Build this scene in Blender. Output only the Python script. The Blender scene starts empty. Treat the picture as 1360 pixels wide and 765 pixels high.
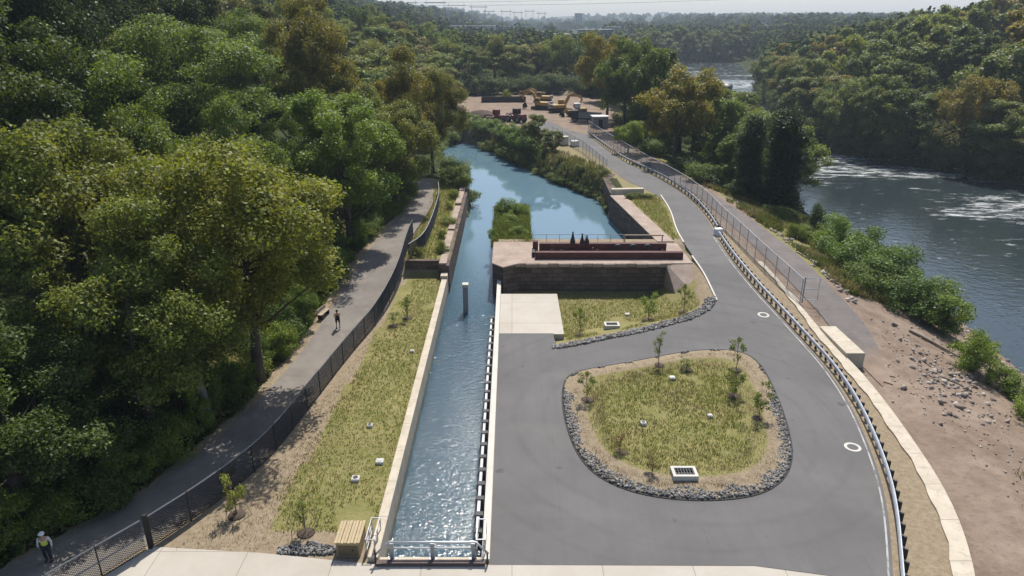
import bpy, bmesh, math, random
import numpy as np
from mathutils import Vector, Matrix
from mathutils.geometry import tessellate_polygon
random.seed(7); RS = np.random.RandomState(11)
S = bpy.context.scene; COL = S.collection
PI = math.pi
# ------------------------------------------------------------------ basics
def prop(o, label=None, cat=None, group=None, kind=None):
    if label: o['label'] = label
    if cat: o['category'] = cat
    if group: o['group'] = group
    if kind: o['kind'] = kind
    return o
def link(o, parent=None):
    COL.objects.link(o)
    if parent is not None: o.parent = parent
    return o
def empty(name, loc=(0,0,0), rz=0, sc=1, label=None, cat=None, group=None):
    o = bpy.data.objects.new(name, None); o.empty_display_size = .3
    o.location = loc; o.rotation_euler = (0,0,rz)
    o.scale = (sc,sc,sc) if not hasattr(sc,'__len__') else sc
    link(o); return prop(o, label, cat, group)
def npmesh(name, V, F, mat=None, parent=None, smooth=False, attr=None):
    """V (n,3); F (m,k) all same k, or list of tuples"""
    me = bpy.data.meshes.new(name)
    V = np.asarray(V, np.float32)
    if isinstance(F, np.ndarray):
        m,k = F.shape
        me.vertices.add(len(V)); me.vertices.foreach_set('co', V.ravel())
        me.loops.add(m*k); me.loops.foreach_set('vertex_index', F.astype(np.int32).ravel())
        me.polygons.add(m); me.polygons.foreach_set('loop_start', np.arange(0,m*k,k,dtype=np.int32))
        me.update(calc_edges=True)
    else:
        me.from_pydata([tuple(v) for v in V], [], F); me.update()
    if smooth: me.polygons.foreach_set('use_smooth', np.ones(len(me.polygons), bool))
    if attr is not None:
        for nm,(dom,typ,data) in attr.items():
            a = me.attributes.new(nm, typ, dom)
            a.data.foreach_set('color' if 'COLOR' in typ else 'value', np.asarray(data,np.float32).ravel())
    if mat: me.materials.append(mat)
    o = bpy.data.objects.new(name, me); return link(o, parent)
class MB:
    def __init__(s): s.v=[]; s.f=[]
    def add(s, vs, fs):
        n=len(s.v); s.v += [tuple(v) for v in vs]; s.f += [tuple(i+n for i in f) for f in fs]; return s
    def box(s, x0,x1,y0,y1,z0,z1, rz=0, M=None):
        vs=[(x,y,z) for z in (z0,z1) for y in (y0,y1) for x in (x0,x1)]
        if rz or M:
            cx,cy=(x0+x1)/2,(y0+y1)/2
            if M: vs=[M@Vector(v) for v in vs]
            else:
                c,n=math.cos(rz),math.sin(rz); vs=[(cx+(a-cx)*c-(b-cy)*n, cy+(a-cx)*n+(b-cy)*c, z) for a,b,z in vs]
        return s.add(vs,[(0,2,3,1),(4,5,7,6),(0,1,5,4),(2,6,7,3),(0,4,6,2),(1,3,7,5)])
    def tube(s, pts, r, n=6, cap=True):
        pts=[Vector(p) for p in pts]; rs=r if hasattr(r,'__len__') else [r]*len(pts)
        base=len(s.v); up=Vector((0,0,1))
        for i,p in enumerate(pts):
            d=(pts[min(i+1,len(pts)-1)]-pts[max(i-1,0)])
            d=d.normalized() if d.length>1e-9 else Vector((0,0,1))
            a=d.cross(up if abs(d.z)<.95 else Vector((1,0,0))).normalized(); b=d.cross(a)
            for k in range(n):
                t=2*PI*k/n; s.v.append(tuple(p+(a*math.cos(t)+b*math.sin(t))*rs[i]))
        for i in range(len(pts)-1):
            for k in range(n):
                k2=(k+1)%n; s.f.append((base+i*n+k,base+i*n+k2,base+(i+1)*n+k2,base+(i+1)*n+k))
        if cap:
            s.f.append(tuple(base+k for k in range(n))[::-1]); e=base+(len(pts)-1)*n
            s.f.append(tuple(e+k for k in range(n)))
        return s
    def cyl(s, x,y,z0,z1,r,n=16,r2=None): return s.tube([(x,y,z0),(x,y,z1)],[r,r if r2 is None else r2],n)
    def prism(s, poly, z0, z1):
        n=len(poly); vs=[(x,y,z0) for x,y in poly]+[(x,y,z1) for x,y in poly]
        fs=[(i,(i+1)%n,n+(i+1)%n,n+i) for i in range(n)]
        tr=tessellate_polygon([[Vector((x,y,0)) for x,y in poly]])
        fs+=[(c,b,a) for a,b,c in tr]+[(a+n,b+n,c+n) for a,b,c in tr]
        return s.add(vs,fs)
    def ball(s,c,r,n=8,m=6,sq=(1,1,1)):
        vs=[];fs=[]
        for i in range(m+1):
            a=PI*i/m
            for k in range(n):
                t=2*PI*k/n; vs.append((c[0]+r*sq[0]*math.sin(a)*math.cos(t),c[1]+r*sq[1]*math.sin(a)*math.sin(t),c[2]+r*sq[2]*math.cos(a)))
        for i in range(m):
            for k in range(n): fs.append((i*n+k,(i+1)*n+k,(i+1)*n+(k+1)%n,i*n+(k+1)%n))
        return s.add(vs,fs)
    def build(s,name,mat,parent=None,smooth=False,bevel=0):
        me=bpy.data.meshes.new(name); me.from_pydata(s.v,[],s.f); me.update()
        bm=bmesh.new(); bm.from_mesh(me); bmesh.ops.recalc_face_normals(bm,faces=bm.faces)
        if bevel:
            es=[e for e in bm.edges if len(e.link_faces)==2 and e.calc_face_angle(0)>.6]
            bmesh.ops.bevel(bm,geom=es,offset=bevel,segments=1,affect='EDGES',clamp_overlap=True)
        bm.to_mesh(me); bm.free()
        if smooth: me.polygons.foreach_set('use_smooth',[True]*len(me.polygons))
        me.materials.append(mat); o=bpy.data.objects.new(name,me); return link(o,parent)
def dup(root, loc, rz=0, sc=1, label=None, group=None):
    r=root.copy(); COL.objects.link(r); r.location=loc; r.rotation_euler=(0,0,rz)
    r.scale=(sc,sc,sc) if not hasattr(sc,'__len__') else sc
    if label: r['label']=label
    if group: r['group']=group
    for ch in list(root.children):
        c=ch.copy(); COL.objects.link(c); c.parent=r
        for g in list(ch.children):
            d=g.copy(); COL.objects.link(d); d.parent=c
    return r
# ------------------------------------------------------------------ materials
def newmat(name):
    m=bpy.data.materials.new(name); m.use_nodes=True; n=m.node_tree
    for x in list(n.nodes): n.nodes.remove(x)
    out=n.nodes.new('ShaderNodeOutputMaterial'); return m,n,out
def N(n,t,**kw):
    x=n.nodes.new(t)
    for k,v in kw.items():
        if k.startswith('i_'): x.inputs[k[2:].replace('_',' ')].default_value=v
        else: setattr(x,k,v)
    return x
def L(n,a,b): n.links.new(a,b)
def pos(n): return N(n,'ShaderNodeNewGeometry').outputs['Position']
def mapping(n,src,scale=(1,1,1),rot=(0,0,0)):
    m=N(n,'ShaderNodeMapping'); m.inputs['Scale'].default_value=scale; m.inputs['Rotation'].default_value=rot; L(n,src,m.inputs[0]); return m.outputs[0]
def noise(n,vec,scale,detail=4,rough=.6):
    x=N(n,'ShaderNodeTexNoise'); x.inputs['Scale'].default_value=scale; x.inputs['Detail'].default_value=detail; x.inputs['Roughness'].default_value=rough
    L(n,vec,x.inputs['Vector']); return x.outputs['Fac']
def ramp(n,fac,a,b,ca=(0,0,0,1),cb=(1,1,1,1)):
    x=N(n,'ShaderNodeValToRGB'); e=x.color_ramp.elements; e[0].position=a; e[1].position=b; e[0].color=ca; e[1].color=cb; L(n,fac,x.inputs[0]); return x.outputs[0]
def mix(n,fac,a,b,mode='MIX'):
    x=N(n,'ShaderNodeMix',data_type='RGBA',blend_type=mode)
    for s,v in ((x.inputs[0],fac),(x.inputs[6],a),(x.inputs[7],b)):
        if isinstance(v,(int,float)): s.default_value=v
        elif isinstance(v,tuple): s.default_value=v if len(v)==4 else v+(1,)
        else: L(n,v,s)
    return x.outputs[2]
def math_(n,op,a,b=0):
    x=N(n,'ShaderNodeMath',operation=op)
    for s,v in ((x.inputs[0],a),(x.inputs[1],b)):
        if isinstance(v,(int,float)): s.default_value=v
        else: L(n,v,s)
    return x.outputs[0]
def bsdf(n,out,col,rough=.8,metal=0,spec=.3,bump=None,bstr=.3,bdist=.02):
    b=N(n,'ShaderNodeBsdfPrincipled')
    for s,v in (('Base Color',col),('Roughness',rough),('Metallic',metal),('Specular IOR Level',spec)):
        if isinstance(v,(int,float)): b.inputs[s].default_value=v
        elif isinstance(v,tuple): b.inputs[s].default_value=v if len(v)==4 else v+(1,)
        else: L(n,v,b.inputs[s])
    if bump is not None:
        bp=N(n,'ShaderNodeBump'); bp.inputs['Strength'].default_value=bstr; bp.inputs['Distance'].default_value=bdist
        L(n,bump,bp.inputs['Height']); L(n,bp.outputs[0],b.inputs['Normal'])
    L(n,b.outputs[0],out.inputs[0]); return b
def simple(name,col,rough=.6,metal=0,spec=.4,var=.25,scale=3,spot=None,fine=18):
    """colour with two octaves of worn variation; spot = (colour, threshold) of dirt blotches"""
    m,n,out=newmat(name); p=pos(n)
    a=noise(n,p,scale); b=noise(n,p,fine,3)
    f=math_(n,'ADD',math_(n,'MULTIPLY',a,.65),math_(n,'MULTIPLY',b,.35))
    lo=tuple(c*(1-var) for c in col); hi=tuple(min(1,c*(1+var)) for c in col)
    c=mix(n,ramp(n,f,.32,.68),lo,hi)
    if spot: c=mix(n,ramp(n,noise(n,p,scale*.6,6,.7),spot[1],spot[1]+.12),c,spot[0])
    bsdf(n,out,c,rough,metal,spec,bump=b,bstr=.15); return m
M={}
M['concrete']=simple('pale_concrete',(.46,.42,.35),.85,var=.13,scale=.5,spot=((.38,.34,.28),.6))
M['wallconc']=simple('wall_concrete',(.50,.44,.35),.85,var=.17,scale=.9,spot=((.33,.28,.22),.58))
def mat_wall():
    m,n,out=newmat('formed_concrete'); p=pos(n); s=N(n,'ShaderNodeSeparateXYZ'); L(n,p,s.inputs[0])
    c=mix(n,ramp(n,noise(n,p,.9,6,.65),.3,.7),(.41,.36,.285),(.53,.47,.38))
    st=noise(n,mapping(n,p,(2.2,2.2,.25)),1,5,.7); c=mix(n,math_(n,'MULTIPLY',ramp(n,st,.52,.7),.55),c,(.27,.215,.165))
    j=math_(n,'LESS_THAN',math_(n,'FRACT',math_(n,'DIVIDE',s.outputs[1],3.05)),.016); c=mix(n,math_(n,'MULTIPLY',j,.75),c,(.2,.17,.14))
    low=N(n,'ShaderNodeMapRange'); L(n,math_(n,'ADD',s.outputs[2],math_(n,'MULTIPLY',math_(n,'SUBTRACT',st,.5),.8)),low.inputs[0]); low.inputs[1].default_value=-.95; low.inputs[2].default_value=-1.35
    c=mix(n,math_(n,'MULTIPLY',low.outputs[0],.7),c,(.13,.125,.09))
    bsdf(n,out,c,.87,0,.25,bump=noise(n,p,16,4),bstr=.2); return m
M['wallconc']=mat_wall()
M['lighttrim']=simple('weathered_rail_paint',(.45,.45,.45),.55,var=.25,scale=1.5,spot=((.25,.22,.19),.62))
M['curb']=simple('white_kerb_concrete',(.5,.48,.44),.8,var=.1,scale=1)
M['paint']=simple('white_line_paint',(.62,.62,.6),.7,var=.2,scale=4,fine=30)
M['wornpaint']=simple('worn_line_paint',(.36,.36,.36),.8,var=.35,scale=1.2,spot=((.14,.14,.14),.5))
M['steel']=simple('galvanised_steel',(.44,.455,.48),.38,metal=.75,var=.15,scale=2)
M['dsteel']=simple('dull_galvanised_steel',(.3,.31,.33),.5,metal=.4,var=.2,scale=3)
M['black']=simple('black_coated_steel',(.018,.018,.02),.45,var=.3)
M['dark']=simple('dark_timber',(.03,.025,.022),.7,var=.4)
M['railblack']=simple('post_black',(.025,.025,.028),.6,var=.3)
M['lightrail']=simple('coated_rail',(.22,.22,.23),.35,metal=.6,var=.2)
M['maroon']=simple('maroon_timber',(.085,.03,.028),.75,var=.45,scale=2,spot=((.17,.09,.08),.6))
M['iron']=simple('dark_iron',(.03,.028,.03),.55,metal=.3,var=.3)
M['tan']=simple('tan_panel',(.30,.23,.13),.6,var=.12,scale=1)
M['yellow']=simple('machine_yellow',(.34,.21,.055),.55,var=.25,scale=1,spot=((.2,.14,.08),.6))
M['redpaint']=simple('faded_red',(.13,.035,.04),.6,var=.3,scale=1)
M['whitepaint']=simple('white_paint',(.7,.7,.68),.5,var=.1)
M['greypaint']=simple('grey_paint',(.22,.22,.23),.6,var=.2)
M['glass']=simple('dark_glass',(.02,.025,.03),.1,spec=.6,var=.1)
M['rubber']=simple('rubber',(.02,.02,.02),.8,var=.3)
M['bark']=simple('bark',(.085,.066,.05),.9,var=.4,scale=2,fine=9)
M['palebark']=simple('pale_bark',(.2,.17,.135),.9,var=.3,scale=1.5,fine=7)
M['wood']=simple('bleached_wood',(.3,.24,.18),.85,var=.3,scale=1)
M['stones']=None
M['skin']=simple('skin',(.42,.25,.17),.55,var=.06)
M['hair']=simple('hair',(.02,.015,.012),.6,var=.2)
M['hivis']=simple('hi_vis_lime',(.55,.65,.10),.7,var=.1)
M['whitecloth']=simple('white_cloth',(.62,.62,.62),.8,var=.1)
M['navy']=simple('dark_trousers',(.02,.024,.04),.8,var=.2)
M['blackcloth']=simple('black_cloth',(.015,.015,.017),.8,var=.2)
M['brick']=simple('far_wall_cream',(.42,.4,.36),.8,var=.1,scale=.2)
M['greywall']=simple('far_wall_grey',(.2,.21,.23),.8,var=.1,scale=.2)
M['slate']=simple('slate_roof',(.06,.065,.08),.7,var=.2,scale=.3)

def mat_asphalt():
    m,n,out=newmat('asphalt'); p=pos(n)
    big=noise(n,p,.18,5,.6); fine=noise(n,p,30,3); streak=noise(n,mapping(n,p,(1.6,.06,1)),1,4)
    c=mix(n,ramp(n,big,.3,.7),(.092,.089,.089),(.128,.124,.124))
    c=mix(n,math_(n,'MULTIPLY',ramp(n,streak,.46,.75),.45),c,(.088,.085,.09))
    c=mix(n,math_(n,'MULTIPLY',ramp(n,noise(n,p,.5,7,.75),.6,.72),.5),c,(.082,.078,.08))
    # paving lane seams and curved scuffs
    w=N(n,'ShaderNodeTexWave',wave_type='RINGS',rings_direction='Z'); w.inputs['Scale'].default_value=.16; w.inputs['Distortion'].default_value=1.2; w.inputs['Detail'].default_value=2
    mp=N(n,'ShaderNodeMapping'); mp.inputs['Location'].default_value=(-11,-41,0); L(n,p,mp.inputs[0]); L(n,mp.outputs[0],w.inputs['Vector'])
    c=mix(n,math_(n,'MULTIPLY',math_(n,'MULTIPLY',ramp(n,w.outputs['Fac'],.8,1),ramp(n,noise(n,p,.25,3),.3,.65)),.3),c,(.066,.064,.064))
    c=mix(n,math_(n,'MULTIPLY',ramp(n,noise(n,p,.9,2,.4),.70,.76),.6),c,(.05,.048,.048))
    c=mix(n,math_(n,'MULTIPLY',ramp(n,noise(n,mapping(n,p,(.5,.9,1),(0,0,.6)),.22,5,.6),.52,.7),.4),c,(.165,.158,.15))
    sx=N(n,'ShaderNodeSeparateXYZ'); L(n,mix(n,.03,p,N(n,'ShaderNodeTexNoise').outputs['Color']),sx.inputs[0])
    seam=math_(n,'LESS_THAN',math_(n,'FRACT',math_(n,'DIVIDE',math_(n,'ADD',sx.outputs[0],1.1),3.6)),.008)
    c=mix(n,math_(n,'MULTIPLY',math_(n,'MULTIPLY',seam,ramp(n,noise(n,p,.5,3),.4,.6)),.45),c,(.05,.048,.048))
    vr=N(n,'ShaderNodeTexVoronoi',feature='DISTANCE_TO_EDGE'); vr.inputs['Scale'].default_value=.11; L(n,mix(n,.12,p,N(n,'ShaderNodeTexNoise').outputs['Color']),vr.inputs['Vector'])
    c=mix(n,math_(n,'MULTIPLY',math_(n,'SUBTRACT',1,ramp(n,vr.outputs['Distance'],.0,.006)),.0),c,(.04,.04,.04))
    c=mix(n,math_(n,'MULTIPLY',ramp(n,fine,.4,.75),.25),c,(.17,.165,.16))
    bsdf(n,out,c,.85,0,.3,bump=fine,bstr=.25,bdist=.01); return m
M['asphalt']=mat_asphalt()
def mat_slab():
    m,n,out=newmat('apron_concrete'); p=pos(n)
    c=mix(n,ramp(n,noise(n,p,.35,6,.65),.3,.7),(.39,.355,.305),(.46,.425,.375))
    br=N(n,'ShaderNodeTexBrick'); br.inputs['Scale'].default_value=1; br.inputs['Mortar Size'].default_value=.02; br.inputs['Brick Width'].default_value=4.4; br.inputs['Row Height'].default_value=4.7; br.offset=0
    br.inputs['Color1'].default_value=(1,1,1,1); br.inputs['Color2'].default_value=(.93,.93,.93,1); br.inputs['Mortar'].default_value=(.55,.52,.5,1)
    L(n,p,br.inputs['Vector']); c=mix(n,1,c,br.outputs['Color'],'MULTIPLY')
    c=mix(n,math_(n,'MULTIPLY',ramp(n,noise(n,p,1.3,6,.7),.55,.7),.35),c,(.4,.32,.22))
    bsdf(n,out,c,.88,0,.25,bump=noise(n,p,20),bstr=.15); return m
M['slab']=mat_slab()
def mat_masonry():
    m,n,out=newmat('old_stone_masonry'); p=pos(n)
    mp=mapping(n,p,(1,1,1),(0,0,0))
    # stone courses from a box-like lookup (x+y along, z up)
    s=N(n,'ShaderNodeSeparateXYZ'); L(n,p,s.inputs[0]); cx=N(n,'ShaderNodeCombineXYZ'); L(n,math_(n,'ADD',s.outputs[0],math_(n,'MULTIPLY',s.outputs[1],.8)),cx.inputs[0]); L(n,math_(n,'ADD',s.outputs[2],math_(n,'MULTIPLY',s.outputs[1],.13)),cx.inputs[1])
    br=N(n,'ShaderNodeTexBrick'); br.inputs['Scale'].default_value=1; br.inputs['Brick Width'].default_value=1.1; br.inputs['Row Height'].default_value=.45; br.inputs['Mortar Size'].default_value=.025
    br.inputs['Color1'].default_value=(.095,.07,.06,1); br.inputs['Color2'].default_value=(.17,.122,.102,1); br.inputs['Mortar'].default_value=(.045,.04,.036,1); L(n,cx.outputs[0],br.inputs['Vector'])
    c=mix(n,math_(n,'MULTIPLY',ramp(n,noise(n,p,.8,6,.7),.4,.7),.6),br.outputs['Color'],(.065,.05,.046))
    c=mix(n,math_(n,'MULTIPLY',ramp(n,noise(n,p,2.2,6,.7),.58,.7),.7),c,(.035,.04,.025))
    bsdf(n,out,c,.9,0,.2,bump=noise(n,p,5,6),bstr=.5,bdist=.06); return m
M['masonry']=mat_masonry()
def mat_coping():
    m,n,out=newmat('pinkish_stone_paving'); p=pos(n)
    c=mix(n,ramp(n,noise(n,p,.7,6,.7),.3,.7),(.25,.19,.155),(.40,.32,.27))
    c=mix(n,math_(n,'MULTIPLY',ramp(n,noise(n,p,2.5,5,.7),.56,.68),.5),c,(.15,.12,.095))
    bsdf(n,out,c,.9,0,.2,bump=noise(n,p,6,6),bstr=.4,bdist=.04); return m
M['coping']=mat_coping()
def mat_terrain():
    m,n,out=newmat('ground_soil_and_grass'); p=pos(n)
    a=N(n,'ShaderNodeAttribute',attribute_name='cls'); s=N(n,'ShaderNodeSeparateColor'); L(n,a.outputs['Color'],s.inputs[0])
    n1=noise(n,p,.45,7,.68); n2=noise(n,p,3,6,.7); n3=noise(n,p,14,4,.7)
    dirt=mix(n,ramp(n,n1,.33,.68),(.165,.118,.09),(.275,.215,.168))
    dirt=mix(n,math_(n,'MULTIPLY',ramp(n,n2,.52,.66),.55),dirt,(.125,.1,.08))
    dirt=mix(n,math_(n,'MULTIPLY',ramp(n,n3,.6,.68),.5),dirt,(.34,.30,.26))
    gr=mix(n,ramp(n,n1,.35,.65),(.135,.145,.04),(.235,.215,.09))
    gr=mix(n,math_(n,'MULTIPLY',ramp(n,n2,.45,.65),.7),gr,(.27,.21,.12))
    gr=mix(n,math_(n,'MULTIPLY',ramp(n,n3,.5,.7),.4),gr,(.095,.11,.025))
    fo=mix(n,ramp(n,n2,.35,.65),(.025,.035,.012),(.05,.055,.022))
    straw=mix(n,ramp(n,n2,.35,.65),(.2,.155,.105),(.3,.245,.17))
    straw=mix(n,math_(n,'MULTIPLY',ramp(n,n1,.5,.7),.5),straw,(.22,.165,.115))
    tot=straw
    fr=ramp(n,math_(n,'ADD',s.outputs[0],math_(n,'MULTIPLY',math_(n,'SUBTRACT',n2,.5),.9)),.4,.6)
    fg=ramp(n,math_(n,'ADD',s.outputs[1],math_(n,'MULTIPLY',math_(n,'SUBTRACT',n2,.5),.9)),.4,.6)
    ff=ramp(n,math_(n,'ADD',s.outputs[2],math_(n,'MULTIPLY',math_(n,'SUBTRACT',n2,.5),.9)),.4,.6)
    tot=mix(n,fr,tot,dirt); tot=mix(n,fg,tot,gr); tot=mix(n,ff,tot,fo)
    bsdf(n,out,tot,.95,0,.1,bump=math_(n,'ADD',n2,math_(n,'MULTIPLY',n3,.5)),bstr=.5,bdist=.12); return m
M['terrain']=mat_terrain()
def mat_trail():
    m,n,out=newmat('worn_trail_paving'); p=pos(n)
    c=mix(n,ramp(n,noise(n,p,.4,6,.65),.3,.7),(.145,.13,.118),(.225,.204,.182))
    c=mix(n,math_(n,'MULTIPLY',ramp(n,noise(n,p,1.5,6,.7),.55,.7),.5),c,(.3,.24,.19))
    bsdf(n,out,c,.9,0,.2,bump=noise(n,p,18),bstr=.2); return m
M['trail']=mat_trail()
def mat_gpath():
    m,n,out=newmat('grey_crushed_stone'); p=pos(n)
    c=mix(n,ramp(n,noise(n,p,.5,6,.7),.3,.7),(.12,.108,.105),(.18,.162,.155))
    c=mix(n,math_(n,'MULTIPLY',ramp(n,noise(n,p,25,3),.55,.7),.5),c,(.28,.25,.23))
    s=N(n,'ShaderNodeSeparateXYZ'); L(n,p,s.inputs[0]); e=N(n,'ShaderNodeMapRange'); L(n,math_(n,'ADD',s.outputs[1],math_(n,'MULTIPLY',math_(n,'SUBTRACT',noise(n,p,.7,6,.7),.5),9)),e.inputs[0]); e.inputs[1].default_value=54.5; e.inputs[2].default_value=50.5
    c=mix(n,e.outputs[0],c,mix(n,ramp(n,noise(n,p,.45,7,.68),.33,.68),(.165,.118,.09),(.275,.215,.168)))
    bsdf(n,out,c,.95,0,.15,bump=noise(n,p,25),bstr=.4); return m
M['gpath']=mat_gpath()
def mat_stones(name,a,b):
    m,n,out=newmat(name); r=N(n,'ShaderNodeAttribute',attribute_name='var')
    p=pos(n); c=mix(n,r.outputs['Fac'],a,b); c=mix(n,math_(n,'MULTIPLY',noise(n,p,9,4),.3),c,tuple(x*.6 for x in a))
    bsdf(n,out,c,.85,0,.25,bump=noise(n,p,14),bstr=.3); return m
M['stones']=mat_stones('grey_riprap',(.045,.044,.046),(.34,.33,.315))
M['tanstones']=mat_stones('bank_rubble',(.2,.16,.13),(.46,.41,.36))
def mat_water(name,deep,scale,bstr,rough,foam=None,bdist=.1):
    m,n,out=newmat(name); p=pos(n)
    h=math_(n,'ADD',noise(n,mapping(n,p,(1,1.25,1)),scale,3,.55),math_(n,'MULTIPLY',noise(n,p,scale*3.1,2,.5),.35))
    col=deep
    rr=rough
    if foam is not None:
        f=foam(n,p); col=mix(n,f,deep,(.62,.64,.64)); rr=math_(n,'ADD',rough,math_(n,'MULTIPLY',f,.6))
    bsdf(n,out,col,rr,0,.5,bump=h,bstr=bstr,bdist=bdist); return m
def foam_river(n,p):
    s=N(n,'ShaderNodeSeparateXYZ'); L(n,p,s.inputs[0])
    st=math_(n,'ADD',math_(n,'MULTIPLY',noise(n,mapping(n,p,(.32,.9,1),(0,0,.25)),.6,8,.74),.75),math_(n,'MULTIPLY',noise(n,mapping(n,p,(.6,2.2,1),(0,0,.15)),1.3,4,.7),.25))
    zone=noise(n,mapping(n,p,(.25,.5,1),(0,0,.2)),.09,2,.5)
    y=s.outputs[1]
    near=N(n,'ShaderNodeMapRange'); L(n,y,near.inputs[0]); near.inputs[1].default_value=62; near.inputs[2].default_value=98
    far=N(n,'ShaderNodeMapRange'); L(n,y,far.inputs[0]); far.inputs[1].default_value=280; far.inputs[2].default_value=420; far.inputs[3].default_value=0; far.inputs[4].default_value=.5
    z=math_(n,'MULTIPLY',ramp(n,zone,.44,.6),near.outputs[0]); z=math_(n,'MAXIMUM',z,far.outputs[0])
    thr=math_(n,'SUBTRACT',.588,math_(n,'MULTIPLY',z,.125))
    d=math_(n,'MULTIPLY',math_(n,'SUBTRACT',st,thr),6)
    return math_(n,'MINIMUM',math_(n,'MAXIMUM',d,0),.75)
def foam_sparkle_canal(n,p):  # white flecks: churned foam plus sun sparkle painted into the colour
    s=N(n,'ShaderNodeSeparateXYZ'); L(n,p,s.inputs[0])
    near=N(n,'ShaderNodeMapRange'); L(n,s.outputs[1],near.inputs[0]); near.inputs[1].default_value=44; near.inputs[2].default_value=28; near.inputs[3].default_value=0; near.inputs[4].default_value=1
    a=noise(n,mapping(n,p,(1,.8,1)),3.4,7,.8)
    thr=math_(n,'SUBTRACT',.70,math_(n,'MULTIPLY',near.outputs[0],.17))
    return math_(n,'MINIMUM',math_(n,'MAXIMUM',math_(n,'MULTIPLY',math_(n,'SUBTRACT',a,thr),5),0),.6)
M['river']=mat_water('river_water',(.026,.037,.041),.9,.22,.05,foam_river,.22)
def mat_canal():
    m,n,out=newmat('canal_water'); p=pos(n); s=N(n,'ShaderNodeSeparateXYZ'); L(n,p,s.inputs[0])
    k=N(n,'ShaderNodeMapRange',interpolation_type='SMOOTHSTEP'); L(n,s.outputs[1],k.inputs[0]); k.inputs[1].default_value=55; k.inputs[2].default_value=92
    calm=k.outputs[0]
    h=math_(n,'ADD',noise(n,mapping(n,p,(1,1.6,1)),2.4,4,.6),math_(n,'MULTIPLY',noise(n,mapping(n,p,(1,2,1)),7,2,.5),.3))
    col=mix(n,calm,(.02,.055,.08),(.105,.18,.235)); f=foam_sparkle_canal(n,p); col=mix(n,f,col,(.62,.64,.64))
    b=bsdf(n,out,col,math_(n,'ADD',math_(n,'MULTIPLY',math_(n,'SUBTRACT',1.3,calm),.07),math_(n,'MULTIPLY',f,.6)),0,.5)
    bp=N(n,'ShaderNodeBump'); bp.inputs['Distance'].default_value=.13; L(n,h,bp.inputs['Height'])
    L(n,math_(n,'ADD',math_(n,'MULTIPLY',math_(n,'SUBTRACT',1,calm),.5),.007),bp.inputs['Strength']); L(n,bp.outputs[0],b.inputs['Normal']); return m
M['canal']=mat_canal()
def mat_leaf(name,trans=.42):
    m,n,out=newmat(name); oi=N(n,'ShaderNodeObjectInfo'); v=N(n,'ShaderNodeAttribute',attribute_name='var')
    tc=N(n,'ShaderNodeTexCoord').outputs['Object']
    col=mix(n,v.outputs['Fac'],(1.2,1.34,1.2),(2.9,2.85,2.1)); col=mix(n,1,oi.outputs['Color'],col,'MULTIPLY')
    blotch=noise(n,tc,.28,3,.6)
    aut=math_(n,'MULTIPLY',ramp(n,math_(n,'ADD',blotch,math_(n,'MULTIPLY',math_(n,'SUBTRACT',v.outputs['Fac'],.5),.25)),.42,.62),oi.outputs['Alpha'])
    col=mix(n,aut,col,(.24,.19,.045))
    p=N(n,'ShaderNodeBsdfPrincipled'); L(n,col,p.inputs['Base Color']); p.inputs['Roughness'].default_value=.55; p.inputs['Specular IOR Level'].default_value=.35
    t=N(n,'ShaderNodeBsdfTranslucent'); L(n,mix(n,1,col,(1.25,1.2,.5),'MULTIPLY'),t.inputs[0])
    ms=N(n,'ShaderNodeMixShader'); ms.inputs[0].default_value=trans; L(n,p.outputs[0],ms.inputs[1]); L(n,t.outputs[0],ms.inputs[2]); L(n,ms.outputs[0],out.inputs[0]); return m
M['leaf']=mat_leaf('leaves')
def mat_grass(name,a,b):
    m,n,out=newmat(name); v=N(n,'ShaderNodeAttribute',attribute_name='var'); p=pos(n)
    c=mix(n,v.outputs['Fac'],a,b); c=mix(n,math_(n,'MULTIPLY',ramp(n,noise(n,p,.3,3),.42,.62),.7),c,(.33,.26,.13))
    d=N(n,'ShaderNodeBsdfDiffuse'); L(n,c,d.inputs[0]); t=N(n,'ShaderNodeBsdfTranslucent'); L(n,c,t.inputs[0])
    ms=N(n,'ShaderNodeMixShader'); ms.inputs[0].default_value=.35; L(n,d.outputs[0],ms.inputs[1]); L(n,t.outputs[0],ms.inputs[2]); L(n,ms.outputs[0],out.inputs[0]); return m
def mat_leafy(name,a,b):
    m,n,out=newmat(name); v=N(n,'ShaderNodeAttribute',attribute_name='var'); c=mix(n,v.outputs['Fac'],a,b)
    d=N(n,'ShaderNodeBsdfDiffuse'); L(n,c,d.inputs[0]); t=N(n,'ShaderNodeBsdfTranslucent'); L(n,c,t.inputs[0])
    ms=N(n,'ShaderNodeMixShader'); ms.inputs[0].default_value=.4; L(n,d.outputs[0],ms.inputs[1]); L(n,t.outputs[0],ms.inputs[2]); L(n,ms.outputs[0],out.inputs[0]); return m
M['grass']=mat_grass('meadow_blades',(.17,.2,.035),(.42,.42,.13))
M['weeds']=mat_grass('weed_leaves',(.08,.11,.022),(.2,.21,.05))
M['islet']=mat_leafy('islet_grass',(.09,.135,.025),(.24,.26,.06))
M['under']=mat_grass('undergrowth_leaves',(.035,.065,.014),(.11,.15,.03))
def mat_farwood():
    m,n,out=newmat('far_foliage'); v=N(n,'ShaderNodeAttribute',attribute_name='var'); p=pos(n)
    c=mix(n,v.outputs['Fac'],(.045,.07,.024),(.125,.15,.042)); c=mix(n,math_(n,'MULTIPLY',ramp(n,noise(n,p,.03,3),.5,.62),.5),c,(.1,.08,.025))
    d=N(n,'ShaderNodeBsdfDiffuse'); L(n,c,d.inputs[0]); L(n,d.outputs[0],out.inputs[0]); return m
M['farwood']=mat_farwood()

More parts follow.
